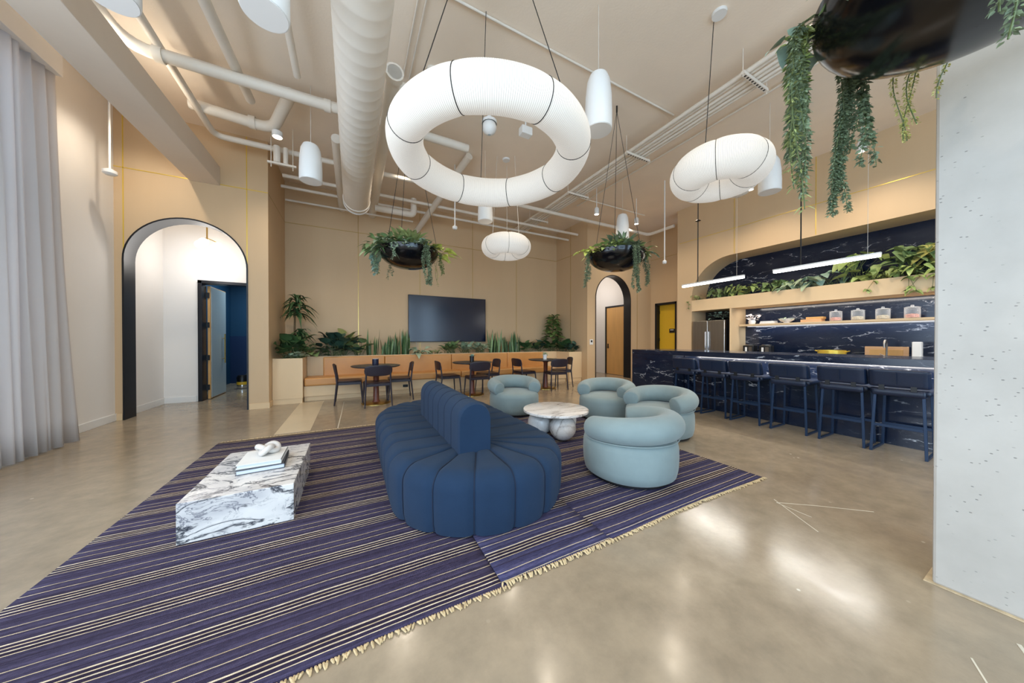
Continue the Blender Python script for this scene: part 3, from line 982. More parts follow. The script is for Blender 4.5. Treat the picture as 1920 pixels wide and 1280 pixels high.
def rosette(mb, st, c, n, L, w, e0, e1, droop, shape, stemlen=.5, sr=.004, spread=.05, r0=0):
    for k in range(n):
        a = 2 * pi * k / n * 1.618 * 3 + random.uniform(-.3, .3) + r0
        el = radians(random.uniform(e0, e1)); l = L * random.uniform(.75, 1.1)
        base = Vector((c[0] + random.uniform(-spread, spread), c[1] + random.uniform(-spread, spread), c[2]))
        d = Vector((cos(a) * cos(el), sin(a) * cos(el), sin(el)))
        sl = stemlen * random.uniform(.5, 1.1)
        tip = base + d * sl + Vector((0, 0, -.08 * sl))
        if st is not None and sl > .02: st.tube([base, base + d * sl * .5 + Vector((0, 0, .03 * sl)), tip], [sr, sr * .9, sr * .7], 5)
        d2 = Vector((cos(a) * cos(el * .7), sin(a) * cos(el * .7), sin(el * .7)))
        mb.leaf(tip, d2, l, w * random.uniform(.8, 1.15), droop, 6, .15, shape, random.uniform(-.4, .4))


def bush(name, label, c, n, L, w, mat, e=(20, 75), droop=.35, shape='broad', stem=.25, spread=.08, group=None, sr=.005):
    t = plant(name, label, 'plant', group)
    mb = MB(); st = MB()
    rosette(mb, st, c, int(n * 1.5), L * 1.15, w * 1.15, e[0] + 8, e[1] + 5, droop, shape, stem * 1.25, sr, spread * 1.2)
    keep(mb); keep(st)
    st.build('stems', M_stem, t)
    mb.build('foliage', LEAF[mat] if isinstance(mat, str) else mat, t, smooth=60)
    return t


def snake_plant(label, x, y, z, n, h, spread):
    t = plant('snake_plant', label, 'plant', 'snake plants behind the bench')
    mb = MB(); mb2 = MB()
    for k in range(int(n * 1.7)):
        a = random.uniform(0, 2 * pi)
        d = Vector((cos(a) * random.uniform(.02, .16), sin(a) * .08, 1))
        (mb if k % 3 else mb2).leaf((x + random.uniform(-spread, spread), y + random.uniform(-.10, .10), z), d, h * random.uniform(.5, 1.08), random.uniform(.045, .07), 0, 6, .25, 'sword', random.uniform(-1.5, 1.5))
    mb.build('upright_leaves', LEAF['sword'], t, smooth=60)
    mb2.build('outer_leaves', LEAF['deep'], t, smooth=60)


PZ = .84


def keep(mb, x0=-1.335, x1=6.155, y1=8.535):
    """leaves press against the walls instead of growing through them"""
    mb.v = [(min(max(x, x0 + .03 * abs(sin(z * 9))), x1 - .03 * abs(sin(z * 9))), min(y, y1 - .04 * abs(sin(x * 11))), z) for (x, y, z) in mb.v]


# left corner: dracaena with two crowns
t = plant('dracaena', 'tall dracaena with two drooping crowns in the left corner planter')
cn = MB(); cn.tube([(-1.10, 7.95, PZ), (-1.10, 7.96, 1.5), (-1.09, 7.95, 2.02)], [.022, .02, .016], 10); cn.tube([(-1.06, 7.9, PZ), (-1.02, 7.88, 1.3)], [.018, .014], 8)
cn.build('cane', M_cane, t)
mb = MB()
for (c, n, L) in (((-1.05, 7.90, 2.02), 46, .50), ((-1.05, 7.92, 1.80), 36, .46), ((-1.0, 7.86, 1.32), 40, .42)):
    for k in range(n):
        a = k * 2.4 + random.uniform(-.2, .2); el = radians(random.uniform(5, 80))
        d = (cos(a) * cos(el) , sin(a) * cos(el) * .8, sin(el))
        mb.leaf((c[0], c[1], c[2] + random.uniform(-.08, .08)), d, L * random.uniform(.7, 1.1), .062, random.uniform(.5, 1.0), 8, .15, 'lance', random.uniform(-.3, .3))
keep(mb); mb.build('strap_leaves', LEAF['deep'], t, smooth=60)
bush('philodendron', 'dark broad leaved plant at the foot of the dracaena', (-1.12, 7.60, PZ), 22, .30, .23, 'deep', (25, 85), .4, 'heart', .38, .12)
bush('pothos', 'variegated light green plant on the front edge of the left planter box', (-.98, 7.42, PZ + .02), 14, .13, .10, 'silver', (20, 70), .5, 'heart', .12, .07)
bush('philodendron', 'green leaved plant hanging over the right edge of the left planter box', (-.82, 8.05, PZ), 16, .24, .14, 'mid', (10, 70), .5, 'lance', .22, .1)
bush('monstera', 'large dark monstera behind the left end of the bench', (-.33, 8.2, PZ), 22, .32, .26, 'dark', (25, 85), .45, 'heart', .38, .14)
bush('monstera', 'upright split leaf plant with yellowish top leaves behind the monstera', (-.18, 8.35, PZ + .05), 7, .30, .20, 'olive', (60, 85), .35, 'heart', .42, .05)
bush('monstera', 'smaller green monstera beside the leftmost snake plant', (.13, 8.2, PZ), 11, .24, .19, 'mid', (25, 80), .4, 'heart', .30, .08)
snake_plant('leftmost snake plant, tall and thin, beside the small monstera', .44, 8.2, PZ, 9, .66, .13)
snake_plant('short snake plant clump, second from the left', .80, 8.2, PZ, 13, .50, .16)
snake_plant('tall dense snake plant clump nearest the left edge of the screen', 1.12, 8.2, PZ, 18, .66, .17)
bush('calathea', 'striped silvery plant drooping over the bench below the screen left corner', (1.52, 8.02, PZ + .03), 14, .26, .11, 'silver', (-5, 60), .6, 'lance', .14, .08)
bush('peperomia', 'very small leafy plant between the silvery plant and bushy ones under the screen', (1.90, 8.1, PZ), 16, .09, .06, 'olive', (20, 80), .3, 'heart', .10, .12)
bush('aglaonema', 'green bushy plant under the middle of the screen', (2.33, 8.1, PZ + .05), 26, .26, .11, 'mid', (35, 85), .35, 'lance', .16, .1)
bush('aglaonema', 'pale striped bushy plant under the screen, right of the green one', (2.76, 8.1, PZ + .05), 26, .25, .10, 'silver', (30, 85), .4, 'lance', .16, .1)
bush('aglaonema', 'pale striped bushy plant under the right corner of the screen', (3.20, 8.1, PZ + .05), 26, .25, .10, 'silver', (30, 85), .45, 'lance', .16, .1)
snake_plant('tall snake plant clump just right of the screen', 3.72, 8.2, PZ, 18, .70, .17)
snake_plant('middle snake plant clump right of the screen', 4.10, 8.2, PZ, 15, .56, .16)
snake_plant('rightmost snake plant clump beside the dark rubber plants', 4.42, 8.2, PZ, 15, .70, .15)
bush('rubber_plant', 'dark rubber plant directly right of the snake plants', (4.78, 8.15, PZ), 12, .27, .18, 'deep', (35, 85), .3, 'broad', .26, .08)
bush('rubber_plant', 'dark rubber plant between the snake plants and the fig tree', (5.20, 8.15, PZ), 12, .25, .17, 'dark', (35, 85), .3, 'broad', .24, .08)
bush('rubber_plant', 'dark broad leaved plant at the foot of the fig tree', (5.60, 8.05, PZ), 12, .25, .17, 'deep', (35, 80), .35, 'broad', .24, .08)
bush('rubber_plant', 'dark broad leaved plant filling the right planter box', (5.95, 7.9, PZ), 15, .27, .16, 'deep', (35, 80), .35, 'broad', .24, .1)
bush('rubber_plant', 'rightmost dark leafy plant against the side wall', (6.0, 7.5, PZ), 13, .24, .13, 'dark', (35, 80), .35, 'broad', .22, .06)
t = plant('fiddle_leaf_fig', 'fiddle leaf fig tree in the right back corner')
cn = MB(); cn.tube([(5.82, 8.24, PZ), (5.81, 8.24, 1.4), (5.83, 8.24, 2.05)], [.018, .014, .008], 8); cn.build('trunk', M_cane, t)
mb = MB()
for k in range(84):
    f = k / 84
    z = 1.22 + .82 * f; a = k * 2.4; rad = .05 + .24 * (1 - f) * random.uniform(.2, 1)
    p = (5.82 + cos(a) * rad, 8.24 + sin(a) * rad * .7, z)
    mb.leaf(p, (cos(a), sin(a) * .7, random.uniform(0, .8)), random.uniform(.20, .28), random.uniform(.14, .19), .45, 5, .12, 'broad', random.uniform(-.5, .5))
keep(mb); mb.build('foliage', LEAF['fig'], t, smooth=60)

# ------------------------------------------------------------------ screen
tv = thing('wall_screen', 'large dark flat screen on the back wall above the bench', 'screen', (0, 0, 0))
MB().box(1.315, 3.535, 8.475, 8.52, 1.19, 2.455).build('housing', M_black, tv, smooth=0, bevel=.004)
MB().box(1.327, 3.523, 8.4735, 8.476, 1.205, 2.443).build('display', M_screen, tv, smooth=0)
MB().box(1.9, 2.9, 8.52, 8.55, 1.5, 2.1).build('wall_bracket', M_black, tv, smooth=0)
MB().tube([(1.52, 8.5, 1.19), (1.53, 8.52, 1.08), (1.56, 8.53, .98)], .005, 6).build('power_cable', M_wire, tv)

# ------------------------------------------------------------------ dining tables and chairs
def make_table():
    t = thing('bistro_table', 'leftmost round bistro table with dark blue cup on it', 'table', (.41, 6.60, 0), 0, 'round bistro tables by the bench')
    MB().lathe([(.001, .715), (.42, .715), (.447, .728), (.45, .735), (.447, .742), (.001, .742)], 48).build('tabletop', plain('dark_stone_top', lin(52, 52, 58), .3, var=.15), t, smooth=40)
    MB().lathe([(.075, .02), (.055, .06), (.05, .4), (.055, .66), (.12, .714)], 24).build('pedestal', M_walnut, t, smooth=50)
    MB().lathe([(.001, .028), (.24, .022), (.27, .012), (.27, 0)], 40, cap1=True).build('base_disc', M_brass_dull, t, smooth=40)
    return t


tb = make_table()
dup(tb, (2.42, 6.60, 0), 0, 'middle round bistro table with a dark plant pot on it')
dup(tb, (4.43, 6.60, 0), 0, 'rightmost round bistro table with a white plant pot on it')


def make_chair(label, loc, rotz):
    """faces local +Y"""
    t = thing('dining_chair', label, 'chair', loc, rotz, 'dark dining chairs at the bistro tables')
    for sx in (-1, 1):
        MB().tube([(sx * .235, -.25, 0), (sx * .215, -.205, .43), (sx * .205, -.245, .74)], [.012, .018, .013], 8).build('rear_leg', M_dark_wood, t)
        MB().tube([(sx * .225, .235, 0), (sx * .20, .20, .43)], [.012, .018], 8).build('front_leg', M_dark_wood, t)
    ap = MB(); ap.bar((-.20, -.2, .405), (-.20, .2, .405), .022, .05); ap.bar((.20, -.2, .405), (.20, .2, .405), .022, .05)
    ap.bar((-.2, .2, .405), (.2, .2, .405), .022, .05); ap.bar((-.2, -.2, .405), (.2, -.2, .405), .022, .05)
    ap.build('seat_frame', M_dark_wood, t, smooth=0, bevel=.004)
    P = []
    for i in range(9):
        u = -1 + i / 4
        row = []
        for j in range(9):
            v = -1 + j / 4
            x = u * .225 * (1 - .06 * v * v * (1 if v > 0 else 0)); y = v * .225
            row.append((x, y, .448 - .014 * (1 - u * u) * (1 - v * v) - .02 * max(0, v - .6)))
        P.append(row)
    MB().grid(P).build('seat', M_dark_seat, t, solid=.022, sub=1)
    P = []
    for i in range(11):
        u = -1 + i / 5
        row = []
        for j in range(7):
            v = -1 + j / 3
            k = (1 - .22 * abs(v) ** 3)
            x = u * .245 * (1 - .10 * (abs(v) ** 2.5))
            zc = .675 + v * .105 * (1 - .22 * abs(u) ** 4)
            y = -.243 - .035 * (1 - u * u) - .02 * v + .012
            row.append((x, y, zc))
        P.append(row)
    MB().grid(P).build('backrest', M_dark_wood, t, solid=.014, sub=1)
    return t


ch = make_chair('dark dining chair with its back to the camera at the leftmost table', (.41, 6.40, 0), radians(4))
dup(ch, (-.06, 6.86, 0), radians(-90), 'dark dining chair on the left side of the leftmost table, facing right')
dup(ch, (.88, 6.84, 0), radians(88), 'dark dining chair on the right side of the leftmost table, facing left')
dup(ch, (2.45, 6.38, 0), radians(-3), 'dark dining chair with its back to the camera at the middle table')
dup(ch, (1.93, 6.84, 0), radians(-88), 'dark dining chair on the left side of the middle table, facing right')
dup(ch, (2.92, 6.88, 0), radians(90), 'dark dining chair on the right side of the middle table, facing left')
dup(ch, (4.55, 6.36, 0), radians(-6), 'dark dining chair with its back to the camera at the rightmost table')
dup(ch, (3.93, 6.84, 0), radians(-86), 'dark dining chair on the left side of the rightmost table, facing right')
dup(ch, (5.02, 6.72, 0), radians(70), 'dark dining chair on the far right side of the rightmost table')

# things on the tables
cup = thing('tumbler', 'dark blue ribbed cup on the leftmost bistro table', 'cup', (.40, 6.62, .743))
MB().lathe([(.001, 0), (.055, 0), (.06, .02), (.06, .125), (.052, .125), (.05, .02), (.001, .015)], 28).build('cup_body', plain('navy_glaze', lin(30, 34, 58), .4), cup, smooth=40)
MB().lathe([(.001, .128), (.05, .128), (.052, .118)], 24).build('lid', M_pages, cup, smooth=40)
pt = thing('potted_succulent', 'small plant in a dark square pot on the middle bistro table', 'plant', (2.42, 6.62, .743))
MB().lathe([(.001, 0), (.048, 0), (.052, .13), (.044, .13), (.042, .11), (.001, .11)], 24).build('pot', M_black, pt, smooth=40)
mb = MB(); rosette(mb, None, (0, 0, .11), 16, .08, .035, 30, 85, .1, 'lance', .02, 0, .015); mb.build('foliage', LEAF['blue'], pt)
pt = thing('potted_succulent', 'small plant in a white pot on the rightmost bistro table', 'plant', (4.42, 6.62, .743))
MB().lathe([(.001, 0), (.045, 0), (.055, .12), (.047, .12), (.042, .10), (.001, .10)], 24).build('pot', M_white, pt, smooth=40)
mb = MB(); rosette(mb, None, (0, 0, .10), 26, .12, .035, 20, 85, .5, 'lance', .05, 0, .02); mb.build('foliage', LEAF['silver'], pt)

# ------------------------------------------------------------------ bar counter
bc = thing('bar_counter', 'long dark veined marble bar counter with overhanging top', 'bar counter', (0, 0, 0))
MB().box(5.35, 6.30, -2.5, 4.64, .955, 1.04).build('countertop', M_nero, bc, smooth=0, bevel=.004)
MB().box(5.69, 6.24, -2.5, 3.68, .0, .954).build('front_panel', M_nero, bc, smooth=0)
MB().box(5.352, 6.24, 3.69, 4.638, .0, .954).build('end_block', M_nero, bc, smooth=0, bevel=.003)
MB().box(5.60, 5.62, -2.4, 3.66, .942, .954).build('led_strip', M_led, bc, smooth=0)
MB().box(5.676, 5.69, 3.24, 3.32, .76, .87).build('power_socket', M_black, bc, smooth=0)
area('bar_underlight', (5.41, .6, .93), (1, 0, -.75), .04, 6.0, 36, (1, .96, .92), 180, (0, 1, 0))


def make_stool(label, y):
    """faces local +Y; back at local -Y; rear feet at local y=-.22"""
    t = thing('bar_stool', label, 'stool', (5.43, y, 0), -pi / 2, 'navy bar stools along the bar')
    sq = .011
    for s in (-1, 1):
        MB().bar((s * .19, -.215, .012), (s * .165, -.19, .66), .022, .022, (1, 0, 0)).build('rear_leg', M_navy_leather if 0 else M_leg, t, smooth=0, bevel=.002)
        MB().bar((s * .185, .20, .012), (s * .165, .17, .66), .022, .022, (1, 0, 0)).build('front_leg', M_leg, t, smooth=0, bevel=.002)
        MB().bar((s * .19, -.226, .011), (s * .185, .21, .011), .022, .022).build('floor_runner', M_leg, t, smooth=0, bevel=.002)
    MB().bar((-.178, -.205, .30), (.178, -.205, .30), .014, .03).build('rear_rail', M_leg, t, smooth=0, bevel=.002)
    MB().bar((-.178, .187, .26), (.178, .187, .26), .018, .03).build('footrest', M_leg, t, smooth=0, bevel=.002)
    MB().bar((-.17, -.195, .655), (.17, -.195, .655), .02, .022).bar((-.168, -.19, .655), (-.168, .17, .655), .02, .022).bar((.168, -.19, .655), (.168, .17, .655), .02, .022).build('seat_frame', M_leg, t, smooth=0, bevel=.002)
    MB().box(-.215, .215, -.19, .255, .655, .715).build('seat_pad', M_navy_leather, t, smooth=40, bevel=.025, seg=4)
    # wrapped back: a curved shell with short wings
    P = []
    for i in range(17):
        u = -1 + i / 8
        row = []
        for j in range(7):
            v = j / 6
            z = .732 + v * .198
            x = .198 * max(-1, min(1, u * 1.28))
            y = -.225 - .035 * v
            if abs(u) > .78: y += (abs(u) - .78) / .22 * .09 * (1 - .35 * v)
            row.append((x, y, z - (.012 * (abs(u) ** 4) if v == 1 else 0)))
        P.append(row)
    MB().grid(P).build('backrest', M_navy_leather, t, solid=.035, sub=1)
    P = []
    for i in range(9):
        u = -1 + i / 4
        P.append([(u * .188, -.222 - .014 * sin(pi * j / 4), .638 + .075 * j / 4) for j in range(5)])
    MB().grid(P).build('lumbar_panel', M_navy_leather, t, solid=.02, sub=1)
    for s in (-1, 1):
        MB().bar((s * .11, -.242, .70), (s * .11, -.242, .755), .04, .012, (0, 1, 0)).build('back_strap', M_black, t, smooth=0)
    MB().bar((0, -.262, .77), (0, -.286, .905), .004, .006, (0, 1, 0)).build('centre_seam', M_blue_seam, t, smooth=0)
    return t


M_leg = plain('blue_black_steel', lin(28, 50, 78), .35, metal=.3)
ys = (3.38, 2.90, 2.445, 1.93, 1.424, .99)
nm = ('navy leather bar stool farthest from the camera, at the veined end block', 'second navy bar stool from the far end of the bar', 'third navy bar stool from the far end of the bar',
      'fourth navy bar stool from the far end, third from the concrete column', 'navy bar stool second nearest the concrete column', 'navy bar stool nearest the camera, beside the concrete column')
stool = make_stool(nm[0], ys[0])
for y, l in zip(ys[1:], nm[1:]):
    dup(stool, (5.43, y, 0), -pi / 2 + random.uniform(-.03, .03), l)

# ------------------------------------------------------------------ kitchen behind the bar
kc = thing('kitchen_counter', 'dark back kitchen counter below the marble splashback', 'counter', (0, 0, 0))
MB().box(8.02, 8.75, -2.5, 4.07, .87, .91).build('worktop', M_nero, kc, smooth=0, bevel=.003)
MB().box(8.08, 8.75, -2.5, 4.07, 0.08, .868).build('cabinet_run', M_navy_wall2, kc, smooth=0)
MB().box(8.12, 8.75, -2.5, 4.07, 0, .08).build('kick_base', M_black, kc, smooth=0)
sh = thing('floating_shelf', 'thin pale wood shelf on the marble wall holding jars and boxes', 'shelf', (0, 0, 0))
MB().box(8.43, 8.752, -2.5, 4.07, 1.575, 1.62).build('shelf_board', M_panel_light, sh, smooth=0, bevel=.003)
MB().box(8.66, 8.70, -2.4, 4.0, 1.565, 1.574).build('led_strip', M_led, sh, smooth=0)
area('shelf_underlight', (8.66, 1.6, 1.56), (.25, 0, -1), .04, 4.6, 10, (.92, .95, 1), 180, (0, 1, 0))
area('ledge_underlight', (8.4, 1.6, 2.0), (.3, 0, -1), .05, 4.6, 16, (1, .93, .85), 180, (0, 1, 0))

fg = thing('refrigerator', 'stainless steel two door refrigerator in the wall niche', 'refrigerator', (0, 0, 0))
MB().box(8.10, 8.72, 4.19, 4.97, .02, 1.74).build('cabinet', M_black_steel, fg, smooth=0)
MB().box(8.03, 8.10, 4.595, 4.97, .06, 1.735).build('door', M_steel, fg, smooth=40, bevel=.012, seg=3)
MB().box(8.03, 8.10, 4.19, 4.585, .06, 1.735).build('door', M_steel, fg, smooth=40, bevel=.012, seg=3)
MB().tube([(8.0, 4.63, .5), (8.0, 4.63, 1.45)], .009, 8).build('handle', M_chrome, fg)
MB().tube([(8.0, 4.55, .5), (8.0, 4.55, 1.45)], .009, 8).build('handle', M_chrome, fg)

# shelf goods
t = thing('orchid', 'white potted orchid bloom at the left end of the shelf', 'plant', (8.55, 3.85, 1.62))
MB().lathe([(.001, 0), (.06, 0), (.075, .06), (.06, .1), (.001, .1)], 20).build('pot', M_white, t)
mb = MB()
for k in range(40):
    a = random.uniform(0, 2 * pi); r = random.uniform(0, .14)
    c = (cos(a) * r * .6, sin(a) * r, .10 + random.uniform(0, .12))
    mb.leaf(c, (cos(a), sin(a), random.uniform(-.2, .9)), .06, .05, .2, 4, .1, 'round', random.uniform(-1, 1))
mb.build('blossom', M_petal, t)
t = thing('napkin_stack', 'low stack of white napkins beside the orchid on the shelf', 'napkins', (8.56, 3.52, 1.62))
MB().box(-.1, .1, -.14, .14, 0, .03).box(-.09, .1, -.13, .13, .032, .058).build('folded_cloth', M_white, t, smooth=0, bevel=.006)
t = thing('serving_bowl', 'white footed bowl with leafy sprigs on the shelf', 'bowl', (8.56, 3.19, 1.62))
MB().lathe([(.001, 0), (.06, 0), (.05, .015), (.11, .05), (.14, .095), (.13, .095), (.1, .055), (.001, .03)], 28).build('bowl', M_white, t, smooth=50)
mb = MB(); rosette(mb, None, (0, 0, .07), 26, .09, .045, 5, 70, .3, 'lance', .03, 0, .08); mb.build('sprigs', LEAF['silver'], t)
t = tag(MB().box(8.46, 8.68, 2.60, 2.92, 1.621, 1.675).build('wooden_box', M_board, smooth=0, bevel=.004), 'wide pale wooden box lying on the shelf', 'box')
t = tag(MB().box(8.48, 8.66, 2.58, 2.84, 1.676, 1.722).build('wooden_box', M_walnut2 if 0 else M_wood_door, smooth=0, bevel=.004), 'darker wooden box stacked on the pale wooden box', 'box')
jl = ('glass jar with pink sweets, first jar after the wooden boxes', 'glass jar with pale nuts, second jar from the wooden boxes', 'glass jar of peach sweets, third jar from the wooden boxes', 'glass jar with red sweets, nearest the concrete column')
for (y, l, mm) in zip((2.41, 2.11, 1.80, 1.47), jl, (M_candy, M_candy2, M_candy2, M_candy)):
    t = thing('candy_jar', l, 'jar', (8.56, y, 1.621), 0, 'glass jars on the shelf')
    MB().lathe([(.001, 0.002), (.088, .002), (.09, .02), (.09, .16), (.083, .175)], 28).build('jar_body', M_glass, t, smooth=40)
    MB().lathe([(.001, .176), (.092, .176), (.092, .186), (.07, .196), (.016, .20), (.022, .215), (.016, .228), (.001, .23)], 28).build('lid', M_glass, t, smooth=40)
    MB().lathe([(.001, .012), (.08, .012), (.081, .06), (.05, .075), (.001, .08)], 24).build('contents', mm, t, smooth=30)
# counter goods
for (y, l) in ((3.83, 'black canister grinder at the left end of the back counter'), (3.50, 'black canister grinder second from the left on the back counter')):
    t = thing('coffee_canister', l, 'canister', (8.42, y, .911), 0, 'black canisters on the back counter')
    MB().box(-.09, .09, -.11, .11, 0, .20).build('housing', M_black, t, smooth=0, bevel=.012)
    MB().lathe([(.001, .20), (.085, .20), (.09, .21), (.09, .222), (.001, .225)], 24).build('lid', M_steel, t, smooth=40)
    MB().box(-.094, -.09, -.08, -.01, .03, .17).build('label', M_steel, t, smooth=0)
    MB().box(-.096, -.09, .02, .06, .06, .16).build('level_window', M_white, t, smooth=0)
t = thing('brass_tray', 'round brass rimmed tray on the back counter', 'tray', (8.40, 2.42, .911))
MB().lathe([(.001, .002), (.19, .002), (.2, .01), (.2, .13), (.19, .13), (.185, .012), (.001, .01)], 40).build('tray_body', M_brass, t, smooth=40)
MB().tube([(0, .20, .10), (-.02, .24, .12), (.03, .24, .12), (.03, .20, .10)], .008, 8).build('handle', M_brass, t)
MB().tube([(0, -.20, .10), (-.02, -.24, .12), (.03, -.24, .12), (.03, -.20, .10)], .008, 8).build('handle', M_brass, t)
t = thing('cutting_board', 'pale wooden cutting board leaning on the splashback behind the tap', 'cutting board', (8.66, 1.78, .912))
MB().box(-.012, .012, -.26, .26, 0, .21).build('board', M_board, t, smooth=0, bevel=.006)
MB().box(-.02, -.013, -.2, .2, .03, .16).build('inner_board', M_wood_door, t, smooth=0, bevel=.004)
t = thing('kitchen_tap', 'slim chrome tap in front of the cutting board', 'tap', (8.40, 1.72, .911))
MB().lathe([(.03, 0), (.03, .015), (.018, .02)], 16, cap0=True, cap1=True).build('base', M_chrome, t)
MB().tube([(0, 0, .01), (0, 0, .26)] + [(-.07 + .07 * cos(a), 0, .26 + .07 * sin(a)) for a in [pi * k / 8 for k in range(1, 9)]] + [(-.14, 0, .20)], .013, 10).build('spout', M_steel, t)
MB().tube([(0, .02, .05), (0, .08, .08)], .006, 8).build('lever', M_chrome, t)
t = thing('paper_dispenser', 'tall white upright dispenser on the counter nearest the column', 'dispenser', (8.36, 1.38, .911))
MB().box(-.05, .05, -.05, .05, 0, .30).build('body', M_white, t, smooth=0, bevel=.01)
MB().box(-.056, .054, -.056, .054, 0, .06).build('base', M_wall_white, t, smooth=0, bevel=.004)

# plants on the ledge and fridge
def pothos(label, c, n, L, w, mat, hang=0, group='trailing plants on the ledge', tall=.18):
    t = plant('pothos', label, 'plant', group)
    mb = MB(); st = MB()
    for k in range(int(n * 1.25)):
        f = random.random() ** .7
        base = Vector((c[0] + random.uniform(-.06, .06), c[1] + random.uniform(-.12, .12), c[2]))
        tip = Vector((c[0] + random.uniform(-.2, .12), c[1] + random.uniform(-.26, .26), c[2] + .03 + tall * 1.25 * f))
        st.tube([base, base.lerp(tip, .5) + Vector((0, 0, .04)), tip], [.004, .003, .002], 5)
        mb.leaf(tip, (random.uniform(-1, .2), random.uniform(-1, 1), random.uniform(-.8, .25)), L * 1.1 * random.uniform(.7, 1.1), w * 1.1 * random.uniform(.85, 1.1), random.uniform(.2, .6), 6, .14, 'heart', random.uniform(-.6, .6))
    keep(mb, 7.9, 8.745, 5.02); keep(st, 7.9, 8.745, 5.02)
    for k in range(hang):
        y = c[1] + random.uniform(-.25, .25); x = 8.07
        pts = [(8.2, y, 2.31), (x, y + random.uniform(-.05, .05), 2.28), (x - .01, y + random.uniform(-.1, .1), 2.28 - random.uniform(.08, .25))]
        st.tube(pts, .003, 5)
        for p in pts[1:]:
            for q in range(3):
                mb.leaf(p, (-.6, random.uniform(-1, 1), random.uniform(-.6, .1)), L * .8, w * .9, .5, 4, .1, 'heart', random.uniform(-.5, .5))
    st.build('stems', M_stem, t)
    mb.build('foliage', LEAF[mat], t, smooth=60)
    return t


pothos('thin trailing vine at the far left tip of the ledge', (8.22, 4.93, 2.30), 16, .07, .05, 'olive', 2, tall=.08)
pothos('bushy green plant at the rounded left end of the ledge', (8.42, 4.45, 2.30), 34, .14, .10, 'mid', 0, tall=.22)
pothos('green ledge plant below the gap between the linear lights', (8.42, 3.95, 2.30), 30, .14, .11, 'fresh', 0, tall=.2)
pothos('dense green ledge plant under the left end of the right linear light', (8.40, 3.35, 2.30), 34, .14, .11, 'mid', 0, tall=.2)
pothos('ledge plant with big silvery veined leaves', (8.36, 2.90, 2.30), 14, .24, .20, 'silver', 0, tall=.16)
pothos('broad bluish leaved ledge plant right of the silvery one', (8.40, 2.45, 2.30), 18, .20, .15, 'blue', 0, tall=.2)
pothos('tall upright pale green leafy plant under the right end of the linear light', (8.46, 2.08, 2.30), 16, .22, .18, 'fresh', 0, tall=.42)
pothos('low bright green trailing ledge plant in front of the tall leafy one', (8.28, 1.80, 2.30), 24, .10, .08, 'fresh', 1, tall=.12)
pothos('large leafy plant on the ledge next to the concrete column', (8.42, 1.42, 2.30), 26, .22, .18, 'mid', 0, tall=.42)
pothos('plant spilling over the ledge front beside the concrete column', (8.24, 1.30, 2.30), 26, .13, .09, 'fresh', 5, tall=.14)
pothos('yellow green broad leaf plant cut off by the concrete column', (8.46, 1.06, 2.30), 14, .30, .24, 'gold', 0, tall=.42)
t = plant('fern_bowl', 'plant in a shallow dark bowl on top of the refrigerator')
MB().lathe([(.001, 0), (.08, 0), (.17, .07), (.16, .07), (.001, .03)], 28, (8.35, 4.45, 1.742)).build('bowl', M_black, t, smooth=50)
mb = MB(); rosette(mb, None, (8.35, 4.47, 1.79), 46, .12, .06, 5, 70, .4, 'lance', .16, 0, .12); mb.build('foliage', LEAF['blue'], t, smooth=60)

# ------------------------------------------------------------------ hanging bowl planters
def vine(mb, st, p0, out, length, leaf_l, leaf_w, dens, wob=.02, shape='lance', spread=1.0):
    p = Vector(p0); o = Vector((out[0], out[1], 0)).normalized()
    pts = [p - o * .05, p + Vector((0, 0, .012)), p + o * .03]
    k = max(4, int(length / .04))
    ph = random.uniform(0, 6)
    for i in range(1, k + 1):
        f = i / k
        pts.append(p + o * (.04 + .01 * f) + Vector((sin(ph + f * 5) * wob, cos(ph * 1.7 + f * 4) * wob, -length * f)))
    st.tube(pts, .0022, 4)
    n = int(length * dens)
    for i in range(n):
        f = random.random()
        x = 2 + f * (len(pts) - 3.001); j = int(x); q = Vector(pts[j]).lerp(Vector(pts[j + 1]), x - j)
        a = random.uniform(0, 2 * pi)
        d = (cos(a), sin(a), random.uniform(-.9, .3))
        mb.leaf(q + Vector((cos(a), sin(a), 0)) * .006 * spread, d, leaf_l * random.uniform(.7, 1.2), leaf_w, .3, 3, .1, shape, random.uniform(-.6, .6))


